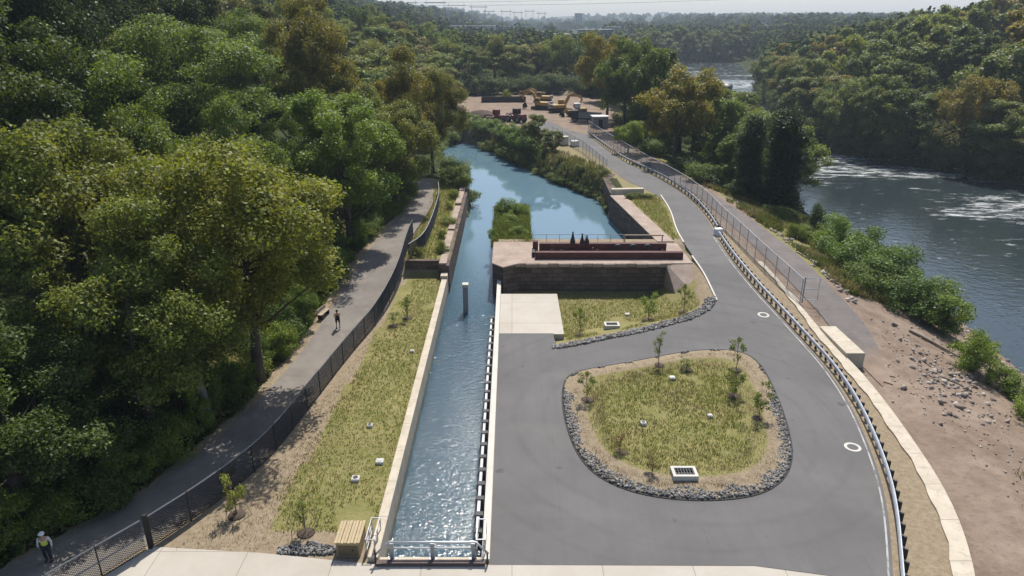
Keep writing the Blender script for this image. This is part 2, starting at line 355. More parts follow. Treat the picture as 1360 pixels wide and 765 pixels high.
# ------------------------------------------------------------------ ground shape
CAM=Vector((0,0,25)); PITCH=math.radians(21); FPX=936.
def ss(a,b,x):
    t=np.clip((np.asarray(x,float)-a)/(b-a),0,1); return t*t*(3-2*t)
def rr(y): return 1.7*ss(50,76,y)
def RZ(y): return float(rr(y))
NBY=[-200,20,50,76,100,134,150,166,200,300,400,520,900]; NBX=[40,41,44,47,46.5,48,48,47,53,68,90,100,105]
FBY=[-200,50,76,100,134,150,166,200,300,400,520,900];     FBX=[130,118,112,106,97,90,77,80,101,138,155,160]
def nb(y): return np.interp(y,NBY,NBX)
def fb(y): return np.interp(y,FBY,FBX)
XWP=[(21.8,26.6),(24.0,32.6),(25.2,40.4),(25.75,46),(25.85,50.5),(25.9,56),(26.0,61.5),(25.5,69.6),(25.3,80),(25.4,92),(24.6,103),(21.9,117),(18.6,141),(16.8,156),(22,175),(26,300)]
def xw(y): return np.interp(y,[a[1] for a in XWP],[a[0] for a in XWP])
WPOLY=[(-6.65,27.6),(-1.5,27.6),(-1.5,76),(16.7,76.5),(14.4,95),(14.1,107),(7.8,120.4),(2.9,133),(-6.7,158),(-12,164),(-18,152),(-12.5,125),(-9,110),(-6.8,104),(-6.65,66)]
BPOLY=[(20.5,75),(19.4,66),(18.9,60.2),(17.9,58.5),(15.8,56.6),(11.5,54.4),(7.5,52.8),(4.0,51.3),(-6,51.3),(-6,75)]
def sdist(P,x,y):
    """signed distance, positive inside"""
    x=np.asarray(x,float); y=np.asarray(y,float); d=np.full(x.shape,1e9); ins=np.zeros(x.shape,bool)
    n=len(P)
    for i in range(n):
        (x1,y1),(x2,y2)=P[i],P[(i+1)%n]; ex,ey=x2-x1,y2-y1
        t=np.clip(((x-x1)*ex+(y-y1)*ey)/(ex*ex+ey*ey),0,1)
        d=np.minimum(d,np.hypot(x-x1-t*ex,y-y1-t*ey))
        c=((y1>y)!=(y2>y)); 
        with np.errstate(divide='ignore',invalid='ignore'):
            xi=x1+(y-y1)*ex/(ey if ey!=0 else 1e-9)
        ins^=(c&(x<xi))
    return np.where(ins,d,-d)
def wob(x,y,s=1.0):
    return (np.sin(x*.9*s+1.3*np.sin(y*.5*s))+np.sin(y*.77*s+1.1*np.sin(x*.63*s+2))+.6*np.sin(x*2.1*s+y*1.7*s)+.4*np.sin(x*3.7*s-y*3.1*s))/3
def TZ(x,y):
    x=np.asarray(x,float); y=np.asarray(y,float)
    r=rr(y)
    # left side: planted strip, trail, wooded hill
    strip=1.5*ss(68.7,69.1,y); w=ss(-12.6,-11.2,x); left=r*(1-w)+strip*w
    left=np.where(y>112,1.7,left)
    h=np.clip(-x-29,0,None); hill=40*(1-np.exp(-h/115))*ss(-150,60,y)
    left=left+hill+np.where(x<-24,.5*wob(x,y,.35)*np.clip(h/8,0,1)*2,0)
    kb=ss(0,5.5,sdist(BPOLY,x,y)); cor=r*(1-kb)-1.3*kb
    z=np.where(x<-4,left,cor)
    # right bank
    X=xw(y); B=nb(y); d=x-X; s=np.clip((d-4.5)/np.maximum(B-X-4.5,4),0,1.6)**1.25
    bank=(r-(.3+.55*(1-ss(49,60,y)))*ss(0,1,d))*(1-np.clip(s,0,1))+(-4.55)*np.clip(s,0,1)+.14*wob(x,y,1.3)*ss(4,7,d)*(1-.6*np.clip(s,0,1))
    z=np.where(x>X,bank,z)
    riv=-4.55-2.4*ss(0,5,x-B); z=np.where(x>B,riv,z)
    F=fb(y); e=x-F; cap=np.interp(y,[0,180,300,500,1500],[49,47,31,16,21])
    far=-6.9+3.0*ss(-3,1.5,e)+cap*(1-np.exp(-np.clip(e,0,None)/95))+1.2*wob(x,y,.12)*ss(5,40,e)
    z=np.where(x>F-3,np.maximum(far,-6.9),z)
    close=ss(515,560,y); z=np.where(x>B-10,z*(1-close)+np.maximum(z,2.5)*close,z)
    # far rises at the edge of the world
    z=z+ss(1500,4000,y)*18
    # water basin
    sd=sdist(WPOLY,x,y)
    hard=ss(0,.06,sd); soft=ss(-1.2,2.2,sd); k=np.where(y>97,soft,hard)
    z=z*(1-k)+(-4)*k
    return z
def tz(x,y): return float(TZ(np.array([x]),np.array([y]))[0])
def axis(parts,extra=()):
    a=np.concatenate([np.arange(p,q,s) for p,q,s in parts]); return np.unique(np.round(np.concatenate([a,np.array(extra)]),3))
gx=axis([(-2500,-400,150),(-400,-130,30),(-130,-40,5),(-40,52,.5),(52,150,3),(150,400,25),(400,2600,150)],(-6.7,-6.6,-1.55,-1.45))
gy=axis([(-60,20,8),(20,112,.5),(112,180,1.5),(180,340,6),(340,900,25),(900,4600,150)])
GX,GY=np.meshgrid(gx,gy); GZ=TZ(GX,GY); nx,ny=len(gx),len(gy)
V=np.stack([GX.ravel(),GY.ravel(),GZ.ravel()],1)
I=(np.arange(ny-1)[:,None]*nx+np.arange(nx-1)[None,:]).ravel(); F=np.stack([I,I+1,I+nx+1,I+nx],1)
x,y=V[:,0],V[:,1]; d=x-xw(y)
dirt=np.zeros(len(x)); grass=np.zeros(len(x)); forest=np.zeros(len(x))
TLX=np.interp(y,[20,27.6,33,42,52,72,91,110],[-27,-24.5,-20.8,-18.3,-17.4,-16.2,-13.8,-15])   # left edge of the trail
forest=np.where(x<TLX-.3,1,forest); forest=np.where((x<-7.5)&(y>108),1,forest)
grass=np.where((x>-12.8+.05*(y-30))&(x<-6.6)&(y>29.6)&(y<68.8),.8,grass)
grass=np.where((x>-11.5)&(x<-6.6)&(y>69)&(y<110),.7,grass)
bs=sdist(BPOLY,x,y); grass=np.where((bs>1.2)&(x<21),.6,grass)
grass=np.where((y>76)&(x>14)&(x<21.5)&(y<100),.62,grass)
yard=np.exp(-(((x-3)/24)**4+((y-205)/52)**4))
grass=np.where((y>97)&(x>-7)&(d<0),.5,grass)
dirt=np.where(d>0,1,dirt); dirt=np.where(d>.2,1,dirt)
grass=np.where((d>5)&(y>66)&(x<nb(y)-1.5),.62,grass); dirt=np.where((d>5)&(y>66)&(x<nb(y)-1.5),.2,dirt)
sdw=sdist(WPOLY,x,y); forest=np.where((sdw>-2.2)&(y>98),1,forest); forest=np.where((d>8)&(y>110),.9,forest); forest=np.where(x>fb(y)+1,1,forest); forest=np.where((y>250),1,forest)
dirt=np.maximum(dirt,yard*1.2*(y>140)*(x<24)); forest=forest*(1-np.clip(yard*1.5,0,1)*(x<24)); grass=grass*(1-np.clip(yard*1.3,0,1)*(x<24))
cls=np.stack([np.clip(dirt,0,1),grass,forest,np.ones(len(x))],1)
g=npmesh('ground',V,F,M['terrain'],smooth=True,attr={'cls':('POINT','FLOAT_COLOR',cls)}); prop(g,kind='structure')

# ------------------------------------------------------------------ sheets laid on the ground
def sheet(name,poly,mat,off=.02,thick=None,zf=None,ycuts=None,kind='structure',xcuts=()):
    bm=bmesh.new(); vs=[bm.verts.new((a,b,0)) for a,b in poly]
    for t in tessellate_polygon([[Vector((a,b,0)) for a,b in poly]]):
        try: bm.faces.new([vs[i] for i in t])
        except ValueError: pass
    if ycuts is not None:
        for c in ycuts:
            bmesh.ops.bisect_plane(bm,geom=bm.verts[:]+bm.edges[:]+bm.faces[:],plane_co=(0,c,0),plane_no=(0,1,0))
    for c in xcuts: bmesh.ops.bisect_plane(bm,geom=bm.verts[:]+bm.edges[:]+bm.faces[:],plane_co=(c,0,0),plane_no=(1,0,0))
    for v in bm.verts: v.co.z=(zf(v.co.x,v.co.y) if zf else 0)+off
    bmesh.ops.recalc_face_normals(bm,faces=bm.faces)
    if bm.faces and sum(f.normal.z for f in bm.faces)<0: bmesh.ops.reverse_faces(bm,faces=bm.faces)
    if thick:
        r=bmesh.ops.extrude_face_region(bm,geom=bm.faces[:])
        # extruded copy goes down
        for e in r['geom']:
            if isinstance(e,bmesh.types.BMVert): e.co.z-=thick
        bmesh.ops.recalc_face_normals(bm,faces=bm.faces)
    me=bpy.data.meshes.new(name); bm.to_mesh(me); bm.free(); me.materials.append(mat)
    o=bpy.data.objects.new(name,me); link(o)
    if kind: o['kind']=kind
    return o
def chaikin(P,k=2,closed=False):
    P=[Vector(p) for p in P]
    for _ in range(k):
        Q=[]; n=len(P)
        for i in range(n if closed else n-1):
            a,b=P[i],P[(i+1)%n]; Q+= [a*.75+b*.25,a*.25+b*.75]
        if not closed: Q=[P[0]]+Q+[P[-1]]
        P=Q
    return P
def resample(P,step):
    P=[Vector(p) for p in P]; out=[P[0].copy()]; acc=0
    for a,b in zip(P[:-1],P[1:]):
        l=(b-a).length
        if l<1e-9: continue
        t=step-acc
        while t<=l: out.append(a.lerp(b,t/l)); t+=step
        acc=(acc+l)%step if False else l-(t-step)
    return out
RAIL=[(15.9,20.5),(17.5,24.2),(18.6,26.6),(20.2,30.1),(21.4,33.2),(22.5,37.0),(23.6,41.9),(24.2,46.7),(24.35,51.2),(24.0,57.3),(23.3,63.7),(23.0,71.0),(23.4,76.8)]
RAILF=[(23.9,79.0),(24.5,84.8),(24.8,94.5),(23.8,104.9),(21.9,113.2),(19.5,121.5),(17.6,138.4),(16.1,152.7)]
def offset(P,d):
    P=[Vector(p) for p in P]; o=[]
    for i,p in enumerate(P):
        t=(P[min(i+1,len(P)-1)]-P[max(i-1,0)]).normalized(); o.append(Vector((p.x-t.y*d,p.y+t.x*d)))
    return o
railS=chaikin(RAIL,2); railF=chaikin(RAILF,2)
right=[tuple(p) for p in offset(railS,.3)]+[tuple(p) for p in offset(railF,.3)]+[(12.5,158),(9,172)]
leftE=[(3.5,167.5),(9.4,148.6),(12.0,141.1),(14.1,132.6),(16.1,116.9),(17.3,106.5),(18.9,102.4),(20.7,95.8),(20.4,88.5),(19.3,80),(19.0,74),(19.1,69.6),(19.0,62.5),(18.9,60.2),(17.9,58.5),(15.8,56.6),(11.5,54.4),(7.5,52.8),(4.6,51.35),(3.75,51.6),(3.5,53.1)]
leftE=[tuple(p) for p in chaikin(leftE,1)]
asph=[(-1.08,27.3),(11.8,27.25),(15.2,26.6),(15.9,25.2),(15.2,20.5)]+right+leftE+[(3.5,54.1),(-1.08,54.1)]
YC=[c*.5 for c in range(98,156)]
sheet('road',asph,M['asphalt'],.03,zf=lambda x,y:RZ(y),ycuts=YC)
sheet('concrete_apron',[(-25,15),(15.6,15),(15.9,25.1),(15.15,26.55),(11.8,27.2),(-6.6,27.3),(-12.5,28.1),(-18.15,28.55),(-20.5,25.2)],M['slab'],.05,thick=.2)
sheet('concrete_pad',[(-1.08,54.12),(4.4,54.12),(4.35,63.4),(-1.08,63.4)],M['slab'],.06,thick=1.6)
TL=[(-31,19),(-24.3,27.6),(-20.2,33.2),(-17.7,42.4),(-16.7,51.9),(-15.5,72.6),(-13.5,91),(-13.3,97),(-15,108)]
TR=[(-12.5,108),(-11,97),(-10.5,91),(-11.7,72.8),(-11.5,64.2),(-12.2,55.9),(-13.2,51.2),(-14.2,43.4),(-15,36.2),(-16.7,31.8),(-18.7,28.3),(-24,20)]
trl=sheet('trail',[tuple(p) for p in chaikin(TL,2)]+[tuple(p) for p in chaikin(TR,2)],M['trail'],.03,zf=lambda x,y:RZ(y) ,ycuts=[c*.5 for c in range(96,156)])
sheet('gravel_path',[(27.75,46.6),(28.2,47.4),(28.7,46.9),(29.1,48.3),(29.5,48.1),(29.7,49.9),(30.2,50.3),(30.3,52.4),(30.9,55.5),(31.0,60),(30.7,71.7),(30,84.8),(28.8,97.6),(26.2,112),(22,135),(19.5,150),(18.4,150),(20.9,133),(24.4,112),(26.3,98),(26.7,85),(26.7,74),(27.2,66),(27.7,58)],M['gpath'],.07,zf=lambda x,y:tz(x,y),ycuts=[c for c in np.arange(48,150,1.0)],xcuts=[c for c in np.arange(18.5,31,.75)])
# white kerbs / edge lines
def strip(name,P,w,z,mat,h=.01,zf=True,kind='structure'):
    P=[Vector(p) for p in P]; A=offset(P,w/2); B=offset(P,-w/2); mb=MB()
    for i in range(len(P)-1):
        q=[A[i],B[i],B[i+1],A[i+1]]; zz=[(RZ(p.y) if zf else 0)+z for p in (P[i],P[i],P[i+1],P[i+1])]
        vs=[(p.x,p.y,a) for p,a in zip(q,zz)]; 
        mb.add([(v[0],v[1],v[2]-h) for v in vs]+vs,[(4,5,6,7),(0,1,5,4),(1,2,6,5),(2,3,7,6),(3,0,4,7)])
    o=mb.build(name,mat); o['kind']=kind; return o
strip('edge_line',resample(offset(railS,.5),.8),.09,.036,M['wornpaint'],.004)
strip('kerb',resample([Vector(p) for p in chaikin([(20.85,97),(20.5,88.5),(19.3,80),(19.0,74.5)],2)],.8),.15,.12,M['curb'],.2)
strip('kerb',resample([Vector(p) for p in chaikin([(18.95,70.5),(19.15,66),(19.0,62.5),(18.9,60.2)],2)],.6),.15,.12,M['curb'],.2)

# ------------------------------------------------------------------ water
def flat(name,poly,z,mat):
    o=sheet(name,poly,mat,z); return o
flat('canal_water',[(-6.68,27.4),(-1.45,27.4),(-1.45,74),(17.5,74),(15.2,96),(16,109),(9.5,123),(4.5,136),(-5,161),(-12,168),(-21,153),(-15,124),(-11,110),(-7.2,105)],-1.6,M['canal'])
yy=[-60,0,20,50,76,100,134,150,166,200,300,400,520,545]
flat('river_water',[(float(nb(b))-3,b) for b in yy]+[(float(fb(b))+3,b) for b in yy[::-1]],-5.0,M['river'])

# ------------------------------------------------------------------ canal structures
o=MB().prism([(-7.08,27.5),(-6.57,27.5),(-6.57,67.3),(-7.12,67.3)],-4,.32).build('canal_wall',M['wallconc'],bevel=.02)
prop(o,'long pale concrete canal wall beside the planted grass strip','wall')
MB().box(-7.25,-6.55,66.9,68.0,-4,.62).build('end_cap',M['wallconc'],o,bevel=.03)
o=MB().box(-1.5,-1.1,27.5,67.5,-4,.2).build('canal_wall',M['curb'],bevel=.02)
prop(o,'low white concrete canal wall along the asphalt and the concrete pad','wall')
def guardrail(root,P,spacing,h,side,postmat,railmat,wbeam=True,pw=.11,maxposts=100):
    pts=resample([Vector(p) for p in P],spacing)
    prof=[(-.02,h-.31),(.05,h-.26),(.05,h-.19),(-.01,h-.155),(.05,h-.12),(.05,h-.05),(-.02,h)] 
    fine=resample([Vector(p) for p in P],min(.8,spacing)); A=[]; fs=[]; k=len(prof)
    for i,p in enumerate(fine):
        t=(fine[min(i+1,len(fine)-1)]-fine[max(i-1,0)]).normalized(); nrm=Vector((-t.y,t.x))
        for (o_,z) in prof: A.append((p.x+nrm.x*(o_+.03),p.y+nrm.y*(o_+.03),RZ(p.y)+z))
    nA=len(A)
    for i,p in enumerate(fine):
        t=(fine[min(i+1,len(fine)-1)]-fine[max(i-1,0)]).normalized(); nrm=Vector((-t.y,t.x))
        for (o_,z) in prof: A.append((p.x+nrm.x*(o_-.01),p.y+nrm.y*(o_-.01),RZ(p.y)+z))
    n=len(fine)
    for i in range(n-1):
        for j in range(k-1):
            fs.append((i*k+j,i*k+j+1,(i+1)*k+j+1,(i+1)*k+j)); fs.append((nA+i*k+j,nA+(i+1)*k+j,nA+(i+1)*k+j+1,nA+i*k+j+1))
        fs.append((i*k+k-1,nA+i*k+k-1,nA+(i+1)*k+k-1,(i+1)*k+k-1)); fs.append((i*k,(i+1)*k,nA+(i+1)*k,nA+i*k))
    MB().add(A,fs).build('rail',railmat,root)
    for i,p in enumerate(pts[:maxposts]):
        t=(pts[min(i+1,len(pts)-1)]-pts[max(i-1,0)]).normalized(); a=math.atan2(t.y,t.x); z=RZ(p.y)
        Mx=Matrix.Translation((p.x,p.y,z))@Matrix.Rotation(a,4,'Z')
        MB().box(-pw/2,pw/2,-.30,-.14,-.6,h-.02,M=Mx).box(-pw*.6,pw*.6,-.14,-.025,h-.36,h+.03,M=Mx).build('post',postmat,root)
gr=empty('guardrail',(0,0,0),label='long galvanised guardrail with dark posts curving down the right edge of the asphalt',cat='guardrail')
guardrail(gr,railS,.98,.78,1,M['railblack'],M['steel'],maxposts=100)
gr=empty('guardrail',(0,0,0),label='farther guardrail on the outer bend of the road beyond the gap in the railing',cat='guardrail')
guardrail(gr,railF,1.5,.78,1,M['railblack'],M['dsteel'])
MB().box(23.15,24.05,77.2,77.9,1.2,2.55,rz=.3).build('guardrail_terminal',M['whitepaint'],bevel=.08)
prop(bpy.context.scene.objects['guardrail_terminal'],'white block end between the two guardrails at the road bend','guardrail end')
gr=empty('guardrail',(0,0,0),label='straight steel rail on dark posts along the canal edge of the asphalt',cat='guardrail')
mb=MB().box(-1.86,-1.70,28.6,56.2,.52,.60).box(-1.80,-1.74,28.6,56.2,.2,.52); mb.build('rail',M['lighttrim'],gr)
yv=28.9
while yv<56.2:
    MB().box(-1.92,-1.52,yv,yv+.32,-.5,.66).build('post',M['railblack'],gr); yv+=1.3
# curved concrete wall on the right
P=resample([Vector(p) for p in chaikin([(18,20),(21.8,26.6),(24.0,32.6),(25.2,40.4),(25.75,46),(25.85,50.5),(25.9,56),(26.0,61.5),(25.5,69.6)],2)],.7)
W=[.95 if p.y<48 else max(.45,.95-(p.y-48)*.04) for p in P]
mb=MB(); A=offset(P,.38)
n=len(P)
vs=[];fs=[]
for i,p in enumerate(P):
    t=(P[min(i+1,n-1)]-P[max(i-1,0)]).normalized(); nr=Vector((-t.y,t.x)); w=W[i]; jag=.05*math.sin(i*1.7)+.05*math.sin(i*.61+2)
    a=p+nr*(w/2+jag); b=p-nr*(w/2); z=RZ(p.y)
    vs+=[(a.x,a.y,z-2.2),(a.x,a.y,z+.12),(b.x,b.y,z+.12),(b.x,b.y,z-2.2)]
for i in range(n-1):
    for j in range(4): fs.append((i*4+j,i*4+(j+1)%4,(i+1)*4+(j+1)%4,(i+1)*4+j))
fs+=[(0,1,2,3),((n-1)*4+3,(n-1)*4+2,(n-1)*4+1,(n-1)*4)]
o=mb.add(vs,fs).build('retaining_wall',M['wallconc']); prop(o,'curved pale concrete wall top between guardrail and river bank','wall')
o=MB().prism([(26.2,49.7),(27.7,49.7),(27.6,54.9),(26.2,54.9)],-2,.45).build('concrete_block',M['wallconc'],bevel=.04)
prop(o,'large pale concrete block standing against the curved wall by the gravel path','concrete block')

# old lock masonry
t=empty('stone_abutment',(8,70,0),label='old reddish stone abutment wall across the pool outlet behind the grass basin',cat='stone wall')
def loc(o,t):  # keep world coordinates under a moved parent
    o.matrix_parent_inverse=Matrix.Translation(-Vector(t.location)); return o
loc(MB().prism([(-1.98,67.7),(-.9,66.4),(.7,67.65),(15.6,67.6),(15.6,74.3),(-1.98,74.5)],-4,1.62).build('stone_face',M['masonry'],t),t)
loc(MB().prism([(-2.05,67.6),(-.9,66.3),(.7,67.5),(15.7,67.45),(18.3,67.5),(18.2,74.2),(12,74.6),(-2.05,74.8)],1.63,1.78).build('paving',M['coping'],t,bevel=.03),t)
mb=MB(); vs=[(15.6,67.55,1.74),(18.2,67.55,1.74),(18.1,63.2,-.5),(16.3,63.4,-1.3),(15.6,67.55,-3),(18.2,67.55,-3),(18.1,63.2,-3),(16.3,63.4,-3)]
loc(mb.add(vs,[(0,1,2,3),(4,7,6,5),(0,3,7,4),(1,5,6,2),(3,2,6,7),(0,4,5,1)]).build('wing_wall',M['coping'],t),t)
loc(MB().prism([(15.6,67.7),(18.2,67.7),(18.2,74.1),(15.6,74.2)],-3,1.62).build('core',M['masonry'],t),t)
xx=-.6; kk=0
while xx<15.2:
    w_=.8+.5*abs(math.sin(kk*2.3)); 
    loc(MB().box(xx,xx+w_-.04,67.28+.09*math.sin(kk*1.9),67.46,1.42+.06*math.sin(kk*3.1),1.775).build('coping_stone',M['coping'],t,bevel=.04),t); xx+=w_; kk+=1
t=empty('sluice_gate',(9,70,1.78),label='maroon timber sluice gate with two long beams on the stone abutment',cat='gate')
loc(MB().box(2.4,17.6,68.75,69.35,1.78,2.5).build('front_beam',M['maroon'],t,bevel=.03),t)
loc(MB().box(2.9,16.4,71.4,71.95,1.78,2.62).build('back_beam',M['maroon'],t,bevel=.03),t)
for px_ in (2.5,):
    loc(MB().box(2.2,2.75,70.9,71.5,1.78,3.0).build('end_post',M['maroon'],t,bevel=.03),t); loc(MB().box(2.1,2.4,69.4,70.9,1.78,2.3).build('end_post',M['iron'],t,bevel=.02),t)
for gx_ in (11.2,12.8,14.35):
    loc(MB().tube([(gx_,71.02,2.22),(gx_,71.36,2.22)],.42,14).tube([(gx_,70.9,2.22),(gx_,71.02,2.22)],.14,8).box(gx_-.34,gx_+.34,70.95,71.36,1.79,1.9).build('gear_wheel',M['iron'],t),t)
for gx_ in (4.2,5.2,6.3,7.6,9.0,15.9):
    loc(MB().box(gx_-.15,gx_+.15,71.0,71.38,1.79,2.1).build('bracket',M['iron'],t),t)
loc(MB().cyl(8.45,70.3,1.78,2.4,.09,8).ball((8.45,70.3,2.45),.13).build('valve_post',M['redpaint'],t),t)
for gx_,hh,ww in ((6.45,1.15,.26),(7.45,.95,.22),(7.95,.75,.24)):
    o=MB().box(gx_-ww,gx_+ww,71.5,71.9,2.63,2.95).tube([(gx_,71.7,2.9),(gx_,71.7,2.63+hh*.55),(gx_,71.7,2.63+hh)],[ww*.9,ww*.6,.05],8).ball((gx_,71.7,2.63+hh),.1,6,4).build('gate_winch',M['iron'],t); loc(o,t)
t=empty('railing',(9,74,1.78),label='thin metal railing on the pool side of the maroon gate',cat='railing')
mb=MB().tube([(2.4,74,2.85),(12.2,74,2.85)],.03).tube([(2.4,74,2.35),(12.2,74,2.35)],.02); loc(mb.build('rail',M['dsteel'],t),t)
for k in range(8): loc(MB().cyl(2.4+k*1.4,74,1.75,2.85,.03,6).build('post',M['dsteel'],t),t)
loc(MB().box(12.3,16.6,73.9,74.05,2.72,2.84).box(12.3,12.4,73.9,74.05,1.75,2.72).box(16.4,16.5,73.9,74.05,1.75,2.72).build('timber_rail',M['wood'],t),t)
# pool right wall
t=empty('pool_wall',(15.5,85,0),label='old stone quay wall with pinkish coping on the right side of the pool',cat='stone wall')
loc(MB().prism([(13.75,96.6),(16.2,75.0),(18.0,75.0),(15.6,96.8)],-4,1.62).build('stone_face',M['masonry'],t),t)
loc(MB().prism([(13.7,96.7),(16.15,74.95),(18.05,74.95),(15.7,96.9)],1.63,1.78).build('coping',M['coping'],t,bevel=.03),t)
o=MB().prism([(14.0,97.2),(18.6,97.6),(18.6,98.4),(14.0,98.0)],-3.5,2.5).build('cross_wall',M['wallconc'],bevel=.03); prop(o,'grey concrete cross wall at the far end of the pool quay','wall')
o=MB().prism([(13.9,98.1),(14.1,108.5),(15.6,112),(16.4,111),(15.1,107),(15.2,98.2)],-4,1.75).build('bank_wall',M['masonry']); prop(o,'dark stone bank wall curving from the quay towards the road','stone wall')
# left old wall and cross wall
t=empty('canal_masonry',(-7,85,0),label='old stone wall on the left canal edge beyond the concrete wall',cat='stone wall')
mb=MB(); yv=68.1
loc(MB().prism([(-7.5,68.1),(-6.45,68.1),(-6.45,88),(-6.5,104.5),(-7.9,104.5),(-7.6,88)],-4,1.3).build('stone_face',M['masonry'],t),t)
for k in range(9):
    y0=68.2+k*4; 
    loc(MB().box(-7.5-.02*k,-6.72-.02*k,y0,y0+3.6+.3*math.sin(k*2),1.31,1.55+.25*abs(math.sin(k*1.3))).build('coping_block',M['coping'],t,bevel=.04),t)
o=MB().box(-11.0,-7.5,68.75,69.25,-.6,1.62).build('cross_wall',M['masonry']); prop(o,'short brown stone wall closing the end of the grass strip','stone wall')
# grassy islet
t=empty('stone_islet',(0,84,0),label='narrow stone pier topped with grass between canal and pool',cat='stone pier')
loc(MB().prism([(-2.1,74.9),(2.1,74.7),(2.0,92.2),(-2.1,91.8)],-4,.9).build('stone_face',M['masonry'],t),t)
# bollard pier
t=empty('channel_pier',(-4.45,62.8,-1.6),label='slender concrete pier with white cap standing in the canal water',cat='pier')
MB().box(-.24,.24,-.28,.28,-2.4,2.62).build('shaft',simple('pier_shaft_grey',(.27,.26,.27),.8,var=.2,scale=2),t,bevel=.02)
MB().box(-.3,.3,-.34,.34,2.63,2.95).build('cap',M['curb'],t,bevel=.03)
# foot railing at the bottom
t=empty('canal_guard',(-3.9,27.6,0),label='galvanised guard railing across the canal mouth at the concrete apron',cat='railing')
mb=MB()
mb.tube([(-2.9,-.35,.5),(-2.15,.1,1.05),(2.15,.1,1.05),(2.75,-.2,.62)],.06,8); mb.build('top_rail',M['steel'],t,smooth=True)
MB().tube([(-2.15,.1,.72),(2.15,.1,.72)],.045,8).build('middle_rail',M['steel'],t)
for px_ in (-2.0,.0,2.0): MB().box(px_-.09,px_+.09,-.02,.22,-.25,1.06).box(px_-.2,px_+.2,-.1,.3,-.25,-.05).build('post',M['dsteel'],t)
MB().box(-2.72,2.6,-.42,-.12,-.3,.2).build('sill_beam',simple('brown_timber_sill',(.10,.075,.07),.8,var=.3),t)
MB().box(-2.75,2.68,-.1,.4,-1.9,-.12).build('headwall',M['wallconc'],t)
MB().tube([(-2.75,-.3,.06),(-2.75,-.3,.95)],.05).build('end_post',M['iron'],t); MB().tube([(2.7,-.3,.06),(2.7,-.3,.8)],.05).build('end_post',M['iron'],t)
def sideguard(x,y0,y1,lab):
    t=empty('side_guard',(x,y0,0),label=lab,cat='railing')
    l=y1-y0
    mb=MB()
    for z in (.35,.7,1.05): mb.tube([(0,0,z),(0,l,z)],.03)
    mb.tube([(.42,0,1.05),(.42,l,1.05)],.03).tube([(0,0,1.05),(.42,0,1.05)],.03).tube([(0,l,1.05),(.42,l,1.05)],.03)
    mb.build('rails',M['steel'],t)
    for k in range(3): MB().tube([(0,l*k/2,.05),(0,l*k/2,1.06)],.035).tube([(.42,l*k/2,.05),(.42,l*k/2,1.06)],.035).build('post',M['steel'],t)
sideguard(-7.2,27.9,29.5,'small steel guard frame beside the tan utility box at the canal corner')
sideguard(-1.75,27.9,29.4,'small steel guard frame on the asphalt side of the canal mouth')
# utility box
t=empty('utility_box',(-8.1,28.6,0),label='tan metal utility box with ridged lid at the canal corner',cat='utility box')
MB().box(-.58,.58,-.75,.75,0,.85).build('cabinet',M['tan'],t,bevel=.02)
mb=MB()
for k in range(8): mb.box(-.64+k*.16,-.64+k*.16+.135,-.82,.84,.86,.93+.03*(k%2))
mb.build('lid',simple('tan_lid',(.36,.28,.16),.6,var=.15),t)
MB().box(-.5,.5,-.775,-.755,.12,.7).build('door',simple('dark_tan_door',(.13,.10,.06),.6),t)
MB().box(.2,.3,-.80,-.776,.4,.5).build('handle',M['iron'],t)

# ------------------------------------------------------------------ island and stones
ISL=[(4.2,47.0),(3.55,44.5),(3.5,40.4),(4.0,36.4),(5.2,34.0),(7.6,32.5),(11.3,32.1),(14.6,32.9),(16.9,35.6),(18.1,40.0),(18.9,45),(19.2,49.0),(18.3,51.0),(15.8,51.2),(13.2,50.6),(9,48.9),(6.2,48.0)]
isl=chaikin(ISL,2,True); cen=Vector((11.2,41.8))
def island():
    n=len(isl); rings=[1.0,.992,.95,.9,.86,.82,.77,.7,.55,.35,.15]; hs=[.0,.07,.12,.16,.24,.26,.2,.12,.08,.1,.1]
    V=[];A=[]
    for q,h in zip(rings,hs):
        for p in isl:
            a=cen+(p-cen)*q; V.append((a.x,a.y,h+.035*float(wob(a.x,a.y,2.2))*(q<.98)+.0)); A.append((0,0,0,1) if q>.85 else (0,.35 if q>.78 else .8,0,1))
    V.append((cen.x,cen.y,.1)); A.append((0,.66,0,1)); F=[]
    for i in range(len(rings)-1):
        for k in range(n): F.append((i*n+k,i*n+(k+1)%n,(i+1)*n+(k+1)%n,(i+1)*n+k))
    b=(len(rings)-1)*n
    for k in range(n): F.append((b+k,b+(k+1)%n,len(V)-1))
    o=npmesh('planting_bed',V,F,M['terrain'],smooth=True,attr={'cls':('POINT','FLOAT_COLOR',A)}); o['kind']='structure'
island()
def sdi(x,y): return sdist([(p.x,p.y) for p in isl],x,y)
strip('island_edge',resample(isl+[isl[0]],.5),.14,.07,M['rubber'],.09,zf=False)
# icosahedron stones
PHI=(1+5**.5)/2
ICO=np.array([(-1,PHI,0),(1,PHI,0),(-1,-PHI,0),(1,-PHI,0),(0,-1,PHI),(0,1,PHI),(0,-1,-PHI),(0,1,-PHI),(PHI,0,-1),(PHI,0,1),(-PHI,0,-1),(-PHI,0,1)])/1.902
ICF=np.array([(0,11,5),(0,5,1),(0,1,7),(0,7,10),(0,10,11),(1,5,9),(5,11,4),(11,10,2),(10,7,6),(7,1,8),(3,9,4),(3,4,2),(3,2,6),(3,6,8),(3,8,9),(4,9,5),(2,4,11),(6,2,10),(8,6,7),(9,8,1)])
def rotm(n):
    q=RS.normal(size=(n,4)); q/=np.linalg.norm(q,axis=1)[:,None]; w,x,y,z=q.T
    return np.stack([1-2*(y*y+z*z),2*(x*y-z*w),2*(x*z+y*w),2*(x*y+z*w),1-2*(x*x+z*z),2*(y*z-x*w),2*(x*z-y*w),2*(y*z+x*w),1-2*(x*x+y*y)],1).reshape(n,3,3)
